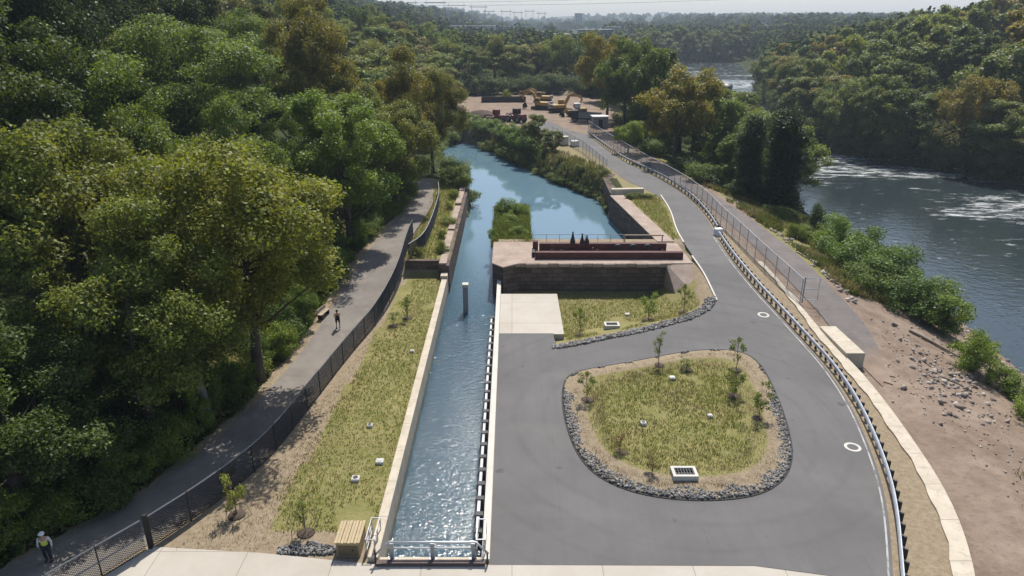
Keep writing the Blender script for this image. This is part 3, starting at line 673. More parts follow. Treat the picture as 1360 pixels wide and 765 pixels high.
def stones(name,P,size,mat):
    P=np.asarray(P,float); n=len(P); s=np.asarray(size,float).reshape(-1,1,1)*np.ones((n,1,1))
    base=ICO[None]*(1+.25*RS.normal(size=(n,12,1)))*np.array([1.15,.9,.7])
    Vv=np.einsum('nij,nkj->nki',rotm(n),base)*s+P[:,None,:]
    F=(ICF[None]+np.arange(n)[:,None,None]*12).reshape(-1,3); var=np.repeat(RS.rand(n),20)
    return npmesh(name,Vv.reshape(-1,3),F,mat,attr={'var':('FACE','FLOAT',var)})
xs=RS.uniform(3,20,42000); ys=RS.uniform(31,52,42000); sd=sdi(xs,ys)
wd=np.where((ys<36.5)|(xs>11)&(ys<44),.85,np.where((xs<8)&(ys<44),.75,0)); wd=np.where((xs>11)&(ys>44),0,wd)
k=(sd>.08)&(sd<wd+.25*np.sin(xs*2.1+ys*1.7)); xs,ys=xs[k][:4200],ys[k][:4200]
prop(stones('riprap_stones',np.stack([xs,ys,.09+RS.rand(len(xs))*.05],1),RS.uniform(.04,.115,len(xs)),M['stones']),'grey riprap stones edging the asphalt island','stones',kind='stuff')
xs=RS.uniform(2,20,40000); ys=RS.uniform(50,72,40000); sd=sdist(BPOLY,xs,ys)
wd=np.where(xs<9,.8,np.where(ys<61,1.0,0)); k=(sd>.05)&(sd<wd)&(xs>3.3); xs,ys=xs[k][:2000],ys[k][:2000]
prop(stones('riprap_stones',np.stack([xs,ys,TZ(xs,ys)+.06],1),RS.uniform(.06,.15,len(xs)),M['stones']),'grey riprap stones between the asphalt and the grass basin','stones',kind='stuff')
xs=RS.uniform(-11.8,-8.9,500); ys=RS.uniform(28.0,29.1,500); k=ys<28.9-.3*np.abs(xs+10.2); xs,ys=xs[k],ys[k]
prop(stones('gravel_heap',np.stack([xs,ys,.05+RS.rand(len(xs))*.05],1),RS.uniform(.05,.11,len(xs)),M['stones']),'grey gravel beside the tan utility box','stones',kind='stuff')
# rubble on the river bank
P=[];Z=[]
for _ in range(900):
    yv=RS.uniform(33,110); e=RS.exponential(2.2); xv=float(nb(yv))+1.2-e
    P.append((xv,yv)); Z.append(.05+.28*RS.rand()**3)
for _ in range(420):
    a,b=RS.normal(0,1),RS.normal(0,1); P.append((33.5+a*2.0+b*.8,49+b*4.0)); Z.append(.04+.26*RS.rand()**3)
for _ in range(260):
    P.append((RS.uniform(28,40),RS.uniform(28,58))); Z.append(RS.uniform(.03,.1))
for _ in range(150):
    yv=RS.uniform(60,96); P.append((float(np.interp(yv,[58,72,90],[32.0,32.0,31]))+RS.normal(0,.35),yv)); Z.append(RS.uniform(.1,.3))
P=np.array(P); prop(stones('bank_rubble',np.column_stack([P,TZ(P[:,0],P[:,1])+.03]),Z,M['tanstones']),'loose tan rubble along the river bank','stones',kind='stuff')
# boulders in the river: individuals
for i,(bx,by,s,lab) in enumerate([(41.8,52.3,.55,'small dark boulder alone in the water off the near bank bushes'),(97,330,3.2,'low dark rock in the bright upstream river nearest the right bank'),(90,322,1.8,'smaller dark rock left of the big one in the bright upstream river'),(46.4,66,.6,'grey boulder at the waterline beside the bank shrubs'),(49.5,96,.6,'flat tan boulder off the gravel bar')]):
    n=1; o=stones('river_boulder',[(0,0,0)],[s],M['tanstones'] if i in(3,4) else simple('wet_rock',(.05,.05,.052),.5,var=.3)); o.location=(bx,by,-5+s*.15); o.scale=(1.3,1,.7); prop(o,lab,'boulder')

# manholes, inlets, covers
def ring(mb,r0,r1,z0,z1,n=28):
    vs=[];fs=[]
    for k in range(n):
        a=2*PI*k/n; c,s=math.cos(a),math.sin(a); vs+=[(r1*c,r1*s,z0),(r1*c,r1*s,z1),(r0*c,r0*s,z1),(r0*c,r0*s,z0)]
    for k in range(n):
        for j in range(4): fs.append((k*4+j,k*4+(j+1)%4,((k+1)%n)*4+(j+1)%4,((k+1)%n)*4+j))
    return mb.add(vs,fs)
def manhole(x,y,lab):
    t=empty('manhole',(x,y,RZ(y)+.036),label=lab,cat='manhole',group='manholes in the asphalt'); t.rotation_euler=(math.atan((RZ(y+.3)-RZ(y-.3))/.6),0,0)
    ring(MB(),.33,.5,-.02,.012).build('collar',M['curb'],t); MB().cyl(0,0,-.02,.006,.325,24).build('lid',M['asphalt'],t)
manhole(21.2,37.4,'white ringed manhole nearer the camera beside the guardrail'); manhole(22.3,57.5,'white ringed manhole farther up the road near the concrete block')
def inlet(x,y,w,d,h,lab,z):
    t=empty('drain_inlet',(x,y,z),label=lab,cat='drain',group='concrete drain inlets in the grass')
    b=.17; mb=MB().box(-w,w,-d,-d+b,-.5,h).box(-w,w,d-b,d,-.5,h).box(-w,-w+b,-d+b,d-b,-.5,h).box(w-b,w,-d+b,d-b,-.5,h); mb.build('frame',M['curb'],t)
    mb=MB().box(-w+b,w-b,-d+b,d-b,h-.3,h-.22)
    for k in range(7): xx=-w+b+.05+k*(2*w-2*b-.1)/6; mb.box(xx-.02,xx+.02,-d+b,d-b,h-.07,h-.03)
    mb.build('grate',M['black'],t)
inlet(9.95,34.2,.72,.5,.5,'rectangular concrete drain inlet in the asphalt island',0.05)
inlet(8.85,57.2,.66,.45,.4,'rectangular concrete drain inlet in the grass basin below the stone abutment',tz(8.85,57.2)+.1)
def cleanout(x,y,lab,z=None,s=1,dark=True):
    t=empty('cleanout_cover',(x,y,(tz(x,y) if z is None else z)),label=lab,cat='drain cover',group='white cleanout covers in the grass')
    MB().box(-.24*s,.24*s,-.24*s,.24*s,-.1,.2).build('collar',M['curb'],t,bevel=.05)
    MB().cyl(0,0,.201,.215,.15*s,12).build('lid',M['black'] if dark else M['dsteel'],t)
cleanout(-9.05,34.1,'white drain cover with dark lid nearest the utility box in the left grass strip')
cleanout(-7.95,35.8,'plain white drain cover beside the canal wall in the left grass strip',s=1,dark=False)
cleanout(-9.3,39.8,'white drain cover farther up the middle of the left grass strip',s=.75)
cleanout(-8.0,50.8,'small pale drain cover high in the left grass strip',s=.7,dark=False)
cleanout(8.6,39.9,'white drain cover with dark lid in the middle of the asphalt island',.12,.8)
cleanout(11.8,46.1,'pale drain cover near the top edge of the asphalt island',.12,.9,False)
cleanout(13.2,40.8,'pale drain cover at the right of the asphalt island',.12,.7,False)
cleanout(10.9,61.3,'pale drain cover at the foot of the stone abutment',None,.9,False)

# ------------------------------------------------------------------ fences
def wires(P,zf,h,sp,th,z0=.05,slant=True):
    """chain-link: two families of slanted wires along polyline P"""
    P=[Vector(p) for p in P]; cum=[0]
    for a,b in zip(P[:-1],P[1:]): cum.append(cum[-1]+(b-a).length)
    def at(s):
        s=max(0,min(cum[-1],s))
        i=max(0,min(len(P)-2,int(np.searchsorted(cum,s))-1)); l=cum[i+1]-cum[i]; q=P[i].lerp(P[i+1],(s-cum[i])/l if l else 0); return q
    mb=MB(); Lh=h-z0; n=int(cum[-1]/sp)
    for dirn in (1,-1):
        for k in range(-int(Lh/sp)-1,n+int(Lh/sp)+1):
            s0=k*sp; s1=s0+dirn*Lh
            a,b=s0,s1; za,zb=z0,h
            # clip to the panel run
            def cl(s,other,zs,zo):
                if s<0: f=(0-s)/(other-s) if other!=s else 0; return 0,zs+(zo-zs)*f
                if s>cum[-1]: f=(cum[-1]-s)/(other-s) if other!=s else 0; return cum[-1],zs+(zo-zs)*f
                return s,zs
            if max(a,b)<=0 or min(a,b)>=cum[-1]: continue
            a2,za2=cl(a,b,za,zb); b2,zb2=cl(b,a,zb,za)
            p,q=at(a2),at(b2); A=Vector((p.x,p.y,zf(p.x,p.y)+za2)); B=Vector((q.x,q.y,zf(q.x,q.y)+zb2))
            mb.tube([A,B],th,3,False)
    return mb
def fence(t,P,h,sp,postmat,railmat,meshmat,wsp,wth,zf,midrail=False,thick_at=None,postr=.035,toprail=True,botrail=True):
    P=[Vector(p) for p in P]; fine=resample(P,1.0)+[P[-1]]
    if toprail: MB().tube([(p.x,p.y,zf(p.x,p.y)+h) for p in fine],.045,6).build('top_rail',railmat,t)
    if botrail: MB().tube([(p.x,p.y,zf(p.x,p.y)+.08) for p in fine],.03,5).build('bottom_rail',meshmat,t)
    if midrail: MB().tube([(p.x,p.y,zf(p.x,p.y)+h*.5) for p in fine],.035,6).build('middle_rail',railmat,t)
    for p in resample(P,sp): 
        z=zf(p.x,p.y); MB().cyl(p.x,p.y,z-.3,z+h+.05,postr,7).build('post',postmat,t)
    wires(fine,zf,h,wsp,wth).build('wire_mesh',meshmat,t)
ZR=lambda x,y:RZ(y)
F1=[(-18.2,28.5),(-16.3,31.8),(-14.6,36.2),(-13.7,43.4),(-12.7,51.2),(-11.7,55.9),(-11.0,64.2),(-11.3,72.8),(-11.3,77.5)]
t=empty('chain_link_fence',label='black chain link fence running beside the trail above the grass strip',cat='fence')
fence(t,chaikin(F1,2),1.85,2.35,M['black'],M['lightrail'],M['black'],.14,.017,ZR)
MB().box(-18.3,-18.1,28.4,28.6,0,2.05).build('corner_post',M['black'],t)
t=empty('chain_link_fence',label='lower black fence with a middle rail at the corner of the concrete apron',cat='fence')
fence(t,[(-24.5,19.2),(-20.3,25.4),(-18.35,28.3)],1.85,2.2,M['black'],M['lightrail'],M['black'],.14,.013,ZR,midrail=True)
t=empty('chain_link_fence',label='far black fence along the trail beside the old canal wall',cat='fence')
fence(t,chaikin([(-10.7,69.4),(-9.5,72.8),(-9.4,81.5),(-9.7,92.4),(-10.5,99)],2),1.7,2.4,M['black'],M['dsteel'],M['black'],.14,.02,lambda x,y:tz(x,y))
o=MB().box(-.62,.62,-.02,.02,0,.5); sg=o.build('fence_sign',M['dark']); d_=Vector((-14.6+16.3,36.2-31.8)); sg.rotation_euler=(0,0,math.atan2(d_.y,d_.x)); sg.location=(-15.9+.07,32.85,1.0); prop(sg,'dark rectangular board hung on the black chain link fence','sign')
t=empty('wire_fence',label='tall grey wire fence on steel posts between the guardrail and the gravel path',cat='fence')
FR=[(26.55,60.2),(26.1,62.5),(25.2,69.6),(24.9,79.9),(25.3,90.4),(24.5,101.4),(21.6,116.9),(18.3,141.1),(16.6,155.9)]
fence(t,chaikin(FR,2),2.35,2.4,M['dsteel'],M['dsteel'],M['dsteel'],.22,.006,lambda x,y:tz(x,y))
t=empty('fence_gate',(26.6,59.9,0),rz=-.1,label='open steel gate frame at the near end of the grey wire fence',cat='gate'); z=RZ(60)
MB().tube([(0,0,z),(0,0,z+2.5)],.06).build('post',M['dsteel'],t)
MB().tube([(0,0,z+2.4),(1.3,0,z+2.4),(1.3,0,z+.3),(0,0,z+.3)],.035).tube([(0,0,z+1.35),(1.3,0,z+1.35)],.03).build('frame',M['dsteel'],t)
t=empty('wire_fence',label='grey wire fence on thin posts along the pool side of the far road',cat='fence')
fence(t,[(15.2,112.5),(13.2,130),(10.8,141),(8.2,149)],2.2,2.6,M['dsteel'],M['dsteel'],M['dsteel'],.3,.006,lambda x,y:max(1.6,tz(x,y)))

# ------------------------------------------------------------------ foliage generators
def leaf_quads(P,Nrm,size,aspect=.6):
    n=len(P); Nrm=Nrm/np.maximum(np.linalg.norm(Nrm,axis=1),1e-6)[:,None]
    r=RS.normal(size=(n,3)); a=np.cross(Nrm,r); a/=np.maximum(np.linalg.norm(a,axis=1),1e-6)[:,None]; b=np.cross(Nrm,a)
    s=np.asarray(size).reshape(-1,1)*RS.uniform(.6,1.25,(n,1))
    c=P+Nrm*s*.18
    V=np.stack([P-a*s,c-b*s*aspect,P+a*s,c+b*s*aspect],1).reshape(-1,3)
    return V,np.arange(4*n).reshape(n,4)
def crown_mesh(name,clusters,nleaf,leaf,up=.5,rnd=1.0,flat=.85):
    C=np.array([c[:3] for c in clusters]); R=np.array([c[3] for c in clusters])
    w=R**2; idx=RS.choice(len(C),nleaf,p=w/w.sum()); d=RS.normal(size=(nleaf,3)); d/=np.linalg.norm(d,axis=1)[:,None]
    rad=RS.uniform(.25,1.12,nleaf)**.6
    lump=1+.3*np.sin(d[:,0]*5+idx)*np.sin(d[:,1]*6+idx*1.7)*np.sin(d[:,2]*5+idx*.7)+.12*RS.normal(size=nleaf)
    P=C[idx]+d*(R[idx]*rad*lump)[:,None]*np.array([1,1,flat])
    Nn=d*.55+np.array([0,0,up])+RS.normal(size=(nleaf,3))*rnd*.6
    V,F=leaf_quads(P,Nn,leaf)
    var=np.clip(.5+.22*RS.normal(size=nleaf)+.16*np.sin(idx*12.9),0,1)
    me=npmesh(name,V,F,M['leaf'],attr={'var':('FACE','FLOAT',var)}); d=me.data; bpy.data.objects.remove(me); return d
def make_tree(kind,seed,H,R,nleaf,leaf,K,base=.28,shape='round',bark='bark',flat=.85,limbs=6,lean=0):
    """returns (crown mesh, trunk mesh): tapered trunk, forking limbs, leaf clumps at their ends"""
    rs=np.random.RandomState(seed); cl=[]
    zc=H*(base+(1-base)*.52); rz=H*(1-base)*.52
    nl={'n':11,'m':9,'f':7,'c':14,'b':9,'s':6}[kind]; lobes=[]
    for i in range(nl):
        best=None
        for _ in range(14):
            d=rs.normal(size=3); d/=np.linalg.norm(d); q=rs.uniform(.45,.78)
            if shape=='spread' and d[2]<-.3: d[2]*=-.6
            p=np.array([d[0]*R*q,d[1]*R*q,zc+d[2]*rz*q]); 
            if shape=='column': p=np.array([d[0]*R*.35,d[1]*R*.35,H*(.06+.86*(i+.5)/nl)])
            dm=min([np.linalg.norm((p-l[0])/np.array([R,R,rz])) for l in lobes],default=9)
            if best is None or dm>best[0]: best=(dm,p)
        lobes.append((best[1],rs.uniform(.34,.52)*(1.25 if shape=='column' else 1)))
    for i in range(K):
        l,lr=lobes[i%nl]; d=rs.normal(size=3); d/=np.linalg.norm(d)
        if d[2]<-.2 and rs.rand()<.5: d[2]*=-1
        q=rs.uniform(.5,1)**.7*lr; zz=rz if shape!='column' else R*1.5
        p=l+d*np.array([R,R,min(zz,R*1.1)*(.45 if shape=='layer' else .8)])*q
        p[2]=max(p[2],H*base*.7+.1); cl.append((*p,R*(rs.uniform(.10,.225) if kind=='n' else rs.uniform(.12,.25))*(1.75 if kind=='b' else 1.5 if kind=='s' else 1)*(2.1 if shape=='column' else 1)))
    mb=MB(); th=.3 if kind=='s' else 1; bend=[(0,0,-.6 if kind!='s' else -.1)]; rad=[(H*.026+.06)*th]
    nseg=6; ang=rs.uniform(0,6.28)
    for k in range(1,nseg+1):
        f=k/nseg; bend.append((lean*f*f*2+.03*H*math.sin(f*3+ang)*f,.03*H*math.cos(f*2.6+ang)*f,H*.78*f)); rad.append(((H*.021+.03)*(1-.82*f)+.02)*th)
    mb.tube(bend,rad,7)
    B=[Vector(b) for b in bend]
    order=sorted(range(K),key=lambda i:-cl[i][3])[:max(limbs*3,8)]
    for j,i in enumerate(order):
        c=Vector(cl[i][:3]); f=max(.2,min(.92,(c.z/H-.18)/.78)) ; fi=f*nseg*.85; i0=min(nseg-1,int(fi)); st=B[i0].lerp(B[i0+1],fi-i0)
        mid=st.lerp(c,.5)+Vector((rs.normal()*.05*R,rs.normal()*.05*R,-.06*H*(1-f))); r0=((H*.021)*(1-.8*f)*.55+.015)*(.5 if kind=='s' else 1)
        mb.tube([st,st.lerp(mid,.5)+Vector((0,0,-.02*H)),mid,c],[r0,r0*.75,r0*.55,r0*.18+.01],5)
    cm=crown_mesh('crown',cl,nleaf,leaf,flat=flat)
    tm=mb.build('trunk',M[bark],smooth=True); td=tm.data; bpy.data.objects.remove(tm)
    return cm,td
def tree_obj(proto,loc,rz,sc,col,aut,name,label,cat,group=None):
    t=empty(name,loc,rz,sc,label,cat,group)
    c=bpy.data.objects.new('crown',proto[0]); link(c,t); c.color=(*col,aut)
    if proto[1]:
        k=bpy.data.objects.new('trunk',proto[1]); link(k,t)
    return t
NEAR=[make_tree('n',1,15,6.5,58000,.12,150,.32,'spread'),make_tree('n',2,15,6,54000,.12,140,.26,'round'),make_tree('n',3,16,5,48000,.115,130,.14,'round'),
      make_tree('n',4,16,7.2,58000,.11,150,.22,'layer',flat=.5,limbs=9),make_tree('n',5,15,5.6,50000,.12,120,.18,'round'),make_tree('n',6,17,5.2,48000,.115,130,.12,'spread')]
MID=[make_tree('m',11,15,6,21000,.21,90,.06),make_tree('m',12,15,5,19000,.21,80,.05),make_tree('m',13,16,4.6,19000,.2,80,.04),make_tree('m',14,14,6.6,22000,.21,90,.08,'spread'),make_tree('m',15,16,5.6,20000,.2,85,.06,'layer',flat=.55)]
FAR=[make_tree('f',21,15,6,7000,.36,60,.03),make_tree('f',22,15,5,6500,.36,54,.03),make_tree('f',23,16,4.6,6500,.34,54,.03),make_tree('f',24,14,6.6,7500,.37,60,.03)]
COLUMN=make_tree('c',31,13,2.4,30000,.13,110,.02,'column',flat=1.1)
BUSH=[make_tree('b',41,3,1.7,6500,.08,36,.02,limbs=3),make_tree('b',42,3,1.5,6000,.08,32,.02,limbs=3),make_tree('b',43,3,2.1,7000,.085,38,.02,limbs=3)]
SAP=[make_tree('s',51,2.6,.75,750,.06,20,.2,limbs=5),make_tree('s',52,2.8,.65,520,.055,18,.22,limbs=5),make_tree('s',53,2.4,.8,800,.065,20,.08,limbs=5)]
G_OL=(.076,.092,.024); G_YL=(.098,.108,.024); G_BR=(.078,.115,.026); G_MID=(.05,.072,.02); G_DK=(.024,.04,.015); G_BL=(.045,.075,.035); G_GD=(.15,.125,.028); G_BRN=(.085,.08,.026); G_GY=(.075,.085,.045)
TREES=[]  # occupied spots
def T(proto,x,y,H,W,col,aut,label,name='broadleaf_tree',cat='tree',group=None,dz=0,ph=15.,pr=6.):
    rz=random.uniform(0,6.28); TREES.append((x,y,W*.5))
    return tree_obj(proto,(x,y,tz(x,y)-.1+dz),rz,(W/(2*pr),W/(2*pr),H/ph),col,aut,name,label,cat,group)
# --- named trees of the left wood
T(NEAR[0],-30,45,18,15,G_OL,.35,'broad yellow-green tree with bare forking limbs at the left above the trail',pr=6.5)
T(NEAR[1],-18.6,46,17.2,14.5,G_YL,.2,'large yellow-green tree whose bare trunk stands at the trail edge',pr=6)
T(NEAR[3],-34.5,76,22.5,20,(.07,.098,.035),.0,'wide feathery pale green tree with layered branches behind the yellow-green ones','feathery_tree',ph=16,pr=7.2)
T(NEAR[2],-17.6,74,18,12.5,G_BR,.12,'bright green tree leaning over the sunny stretch of the trail',ph=16,pr=5)
T(NEAR[4],-24.2,63,16.5,11,(.062,.09,.024),.1,'mid green tree between the feathery tree and the bright green one')
T(NEAR[5],-26.5,97,24,12,G_BRN,.3,'tall dark olive tree with narrow brownish top rising above the wood',ph=16,pr=5)
T(NEAR[4],-15.8,100,18.5,12,G_BRN,.6,'rust brown tinged tree beside the bend of the canal pool',pr=6.5)
T(NEAR[1],-12.6,112,15.5,10,(.07,.075,.022),.6,'brownish green tree hanging over the left edge of the pool')
T(NEAR[2],-14.7,89,15.5,10.5,G_OL,.4,'olive tree shading the far end of the trail',ph=16,pr=5)
T(NEAR[4],-31.5,58,19,13,(.06,.085,.022),.15,'dull green tree behind the two yellow-green ones')
T(NEAR[5],-38,52,22,13,(.03,.045,.014),.1,'tall dark olive tree at the left picture edge',ph=16,pr=5)
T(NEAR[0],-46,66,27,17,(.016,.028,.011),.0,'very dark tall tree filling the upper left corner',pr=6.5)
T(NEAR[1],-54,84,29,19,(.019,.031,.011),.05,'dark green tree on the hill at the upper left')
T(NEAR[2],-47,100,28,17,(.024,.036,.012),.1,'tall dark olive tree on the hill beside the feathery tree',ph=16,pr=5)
T(NEAR[3],-40,108,22,16,(.06,.085,.03),.0,'second feathery tree farther up the left hill','feathery_tree',ph=16,pr=7.2)
T(NEAR[4],-22.4,38,14.5,12.5,(.084,.1,.026),.1,'olive green tree crown reaching over the shaded trail beside the bare leaning trunk',pr=6.5)
T(NEAR[2],-30.5,32.5,11,10,(.03,.045,.014),.0,'dark shaded tree at the lower left edge',ph=16,pr=5)  # this tree and the next two: shade painted into darker leaf colours
T(NEAR[4],-26.2,31.0,11.5,10.5,(.04,.06,.018),.0,'shade-darkened green tree standing lowest beside the trail above the worker')
T(NEAR[2],-27.5,38.5,8.5,7,(.045,.07,.02),.0,'small shaded tree below the bare forking limbs',ph=16,pr=5)
T(NEAR[1],-22,80,15,10,(.055,.085,.024),.0,'mid green tree behind the bright green one')
T(NEAR[2],-20.2,93,17.5,10,(.07,.08,.022),.3,'olive brown tree left of the rust tinged one',ph=16,pr=5)
# the exposed slanting trunk of the big tree
mb=MB().tube([(-19.9,40.2,-.3),(-20.1,40.3,2.4),(-20.8,40.4,4.4),(-22.4,40.5,6.2),(-24,40.6,7.6),(-25.4,40.8,9.4),(-26.2,41,11.6)],[.3,.26,.23,.2,.17,.13,.07],9)
mb.tube([(-20.3,40.3,3.2),(-20.2,40.1,6),(-20.4,40.1,9)],[.2,.16,.09],8).tube([(-24,40.6,7.6),(-23.4,40.3,9.6),(-23.6,40.2,11.8)],[.13,.1,.05],7)
o=mb.build('leaning_trunk',M['palebark'],smooth=True); prop(o,'pale bare leaning trunk with forked limbs at the edge of the trail','tree trunk')
# --- right near-bank trees
def TM(i,x,y,H,W,col,aut,label,**k): 
    pr=[6,5,4.6,6.6,5.6][i]; ph=[15,15,16,14,16][i]; return T(MID[i],x,y,H,W,col,aut,label,pr=pr,ph=ph,**k)
TM(0,28.5,124,16.5,13,(.10,.095,.024),.75,'golden brown topped tree standing nearest the far road bend')
TM(3,34,133,15,12,(.11,.1,.026),.9,'orange tinged tree right of the golden one')
TM(1,29,146,19,11,(.05,.075,.02),.1,'dark green dense tree behind the golden tree')
TM(0,24.5,158,20,13,(.048,.072,.02),.15,'dark green rounded tree beside the yard entrance')
TM(2,31,166,22,13,(.06,.075,.02),.3,'tall olive tree behind the dark green rounded one')
TM(3,24,182,21,14,(.10,.09,.022),.8,'yellow-brown tree above the dark trucks in the yard')
TM(1,37,122,13.5,10,(.072,.1,.026),.05,'fresh green tree right of the golden tree by the fence')
TM(4,41,113,13.5,11,(.068,.088,.026),.1,'olive green tree on the bank left of the vine column')
TM(2,44.5,121,15,10,(.06,.085,.028),.0,'grey green tree on the bank behind the vine column')
TM(0,46.2,116,13,11,(.072,.092,.026),.15,'rounded green tree overhanging the river at the right of the vine column')
TM(1,36,108,10.5,8,(.055,.08,.022),.0,'bushy mid green tree at the foot of the vine column')
TM(3,21.5,131,6.5,6,(.10,.13,.03),.0,'small bright green tree beside the far road')
TM(2,35,148,17,11,(.07,.085,.028),.2,'olive tree behind the orange tinged one')
for k,(x,y,h,w,lab) in enumerate([(47.2,127,14,11,'green tree leaning over the river just upstream of the rounded green tree'),(47.5,138,14.5,12,'olive tree at the water behind the leaning green tree'),(46.8,150,15,12,'broad grey green tree at the water upstream of the vine columns'),(47.2,162,15.5,12,'dark tree at the water halfway to the upstream rapids'),(50.5,176,12,11,'rusty topped tree at the water near the upstream rapids'),(54,192,10.5,10,'last green tree on the near bank before the upstream rapids')]):
    TM((k*2+1)%4,x,y,h,w,[(.07,.1,.03),(.08,.095,.03),(.072,.086,.036),(.045,.066,.022),(.1,.09,.03),(.066,.09,.028)][k],[0,.2,.1,0,.7,.1][k],lab)
TM(4,40,140,15,11,(.072,.09,.03),.05,'loose green tree by the river upstream of the vine column')
t=T(COLUMN,37.8,98,14.4,6.2,(.012,.02,.008),.0,'dark vine covered tree column standing by the river',name='vine_covered_tree',ph=13,pr=2.4)
T(COLUMN,34.3,101,12,4.6,(.016,.026,.01),.0,'darker slim vine covered tree left of the tall column',name='vine_covered_tree',ph=13,pr=2.4)
# --- centre wood behind the yard
CW=[(-40,232,17),(-33,246,16),(-27,236,17),(-20,250,18),(-14,240,15),(-6,262,17),(0,256,15),(7,268,18),(14,262,17),(20,272,16),(27,258,17),(33,236,17),(28,216,17),(36,205,16),(-22,222,14),(-30,212,15),(-38,216,16),(-24,200,15),(-33,192,16),(-21,182,13),(-30,174,15),(-24,160,14),(-20,142,13),(-28,146,15),(-34,158,16),(40,190,15),(41,222,16),(46,243,16),(47,268,16),(38,276,17),(52,300,16),(58,330,16)]
tones=[((.075,.085,.022),.2,'olive'),((.045,.07,.02),.05,'dark green'),((.085,.1,.025),.1,'light green'),((.085,.08,.024),.6,'brown tinged')]
for i,(x,y,h) in enumerate(CW):
    col,aut,nm=tones[(i*7+i//3)%4]; f=random.uniform(.9,1.1)
    where='in the wood behind the excavator yard' if y>230 and x<28 else ('in the wood left of the yard and pool' if x<0 else 'in the strip between yard and river')
    TM(i%5,x,y,h*f,random.uniform(12,16),col,aut,f'{nm} tree {where}',group='trees '+where)
# --- left hill wood fill
def ok(x,y,d):
    return all((x-a)**2+(y-b)**2>(d+.55*r)**2 for a,b,r in TREES)
cnt=0; tries=0
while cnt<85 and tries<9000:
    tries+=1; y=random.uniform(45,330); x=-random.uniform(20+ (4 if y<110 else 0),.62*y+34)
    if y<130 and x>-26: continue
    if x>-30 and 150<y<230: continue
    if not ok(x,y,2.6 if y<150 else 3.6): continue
    col,aut,nm=random.choice(tones+[((.034,.05,.018),0,'deep green'),((.058,.08,.03),0,'grey green')])
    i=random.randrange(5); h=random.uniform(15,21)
    if x<-42 and y<150: col,nm=tuple(c*.5 for c in col),'very dark green'  # leaf colour halved on the nearer part of the hillside
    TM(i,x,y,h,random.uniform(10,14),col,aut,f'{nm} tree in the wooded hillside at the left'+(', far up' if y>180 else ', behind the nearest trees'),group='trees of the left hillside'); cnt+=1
# --- far river bank: waterline row, then the hillside
row=[]
for i in range(26):
    y=96+i*7.6+random.uniform(-2,2) if i<20 else 250+ (i-20)*26
    row.append((float(fb(y))+random.uniform(1.5,5),y))
row.sort(key=lambda p:(p[0])/p[1])
TF=lambda i,x,y,H,W,col,aut,label,**k: T(FAR[i],x,y,H,W,col,aut,label,pr=[6,5,4.6,6.6][i],ph=[15,15,16,14][i],**k)
ORD=['leftmost','second from the left','third from the left','fourth from the left','fifth from the left','sixth from the left','seventh from the left','eighth from the left','ninth from the left','tenth from the left']
for i,(x,y) in enumerate(row):
    col,aut,nm=[((.075,.09,.034),.25,'olive'),((.05,.072,.026),.1,'dark green'),((.11,.095,.034),.8,'rusty'),((.085,.1,.046),.1,'grey green')][(i*5)%4]
    TM(i%5,x,y,random.uniform(13,17),random.uniform(11,14),col,aut,f'{nm} tree at the waterline of the opposite river bank',group='trees along the opposite waterline')
cnt=0;tries=0
while cnt<115 and tries<9000:
    tries+=1; y=random.uniform(95,330); e=random.uniform(7,120)
    x=float(fb(y))+e
    if x>.86*y+45 or not ok(x,y,2.4 if y<200 else 3.2): continue
    col,aut,nm=random.choice([((.078,.094,.034),.2,'olive'),((.046,.066,.026),.05,'dark green'),((.125,.105,.034),.8,'rusty'),((.086,.1,.05),0,'grey green'),((.115,.13,.036),.1,'yellow-green')])
    i=random.randrange(4); TF(i,x,y,random.uniform(14,18),random.uniform(10,14),col,aut,f'{nm} tree on the hillside across the river'+(' near its shore' if e<35 else ' high up'),group='trees on the hillside across the river'); cnt+=1
for k in range(40):
    x=58+(k%20)*6+random.uniform(-2,2); y=532+(k//20)*16+random.uniform(-4,4)
    col,nm=random.choice([((.05,.068,.028),'dark green'),((.08,.092,.036),'olive'),((.065,.08,.04),'grey green')])
    TF(k%4,x,y,random.uniform(14,19),random.uniform(12,15),col,.15,f'{nm} tree closing the far upstream bend of the river',group='trees at the far river bend')
# --- shrubs
def shrub(i,x,y,h,w,col,aut,label,group,name='shrub'):
    t=tree_obj(BUSH[i%3],(x,y,tz(x,y)-.05),random.uniform(0,6.28),(w/3.4,w/3.4,h/3),col,aut,name,label,'shrub',group); return t
n=0
for k in range(46):
    y=27+k*1.75; e=float(np.interp(y,[20,27.6,33,42,52,72,91,110],[-27,-24.5,-20.8,-18.3,-17.4,-16.2,-13.8,-15])); x=e-random.uniform(.3,2.2)
    w=random.uniform(1.8,3.4); col=random.choice([G_MID,(.06,.09,.022),(.045,.07,.018),(.085,.11,.024)])
    seg='beside the shaded lower trail' if y<45 else ('beside the sunny stretch of the trail' if y<72 else 'beside the far end of the trail')
    shrub(k,x,y,random.uniform(1.4,3.4),w,col,0,f'leafy green shrub {seg}','shrubs along the trail edge')
for k in range(34):
    y=random.uniform(27,75); e=float(np.interp(y,[20,27.6,33,42,52,72,91],[-27,-24.5,-20.8,-18.3,-17.4,-16.2,-13.8])); x=e-random.uniform(3,9)
    shrub(k,x,y,random.uniform(2,4.6),random.uniform(2.6,4.6),random.choice([G_MID,(.045,.07,.018),(.03,.05,.014)]),0,'shaded shrub under the trees left of the trail','shrubs under the left wood')
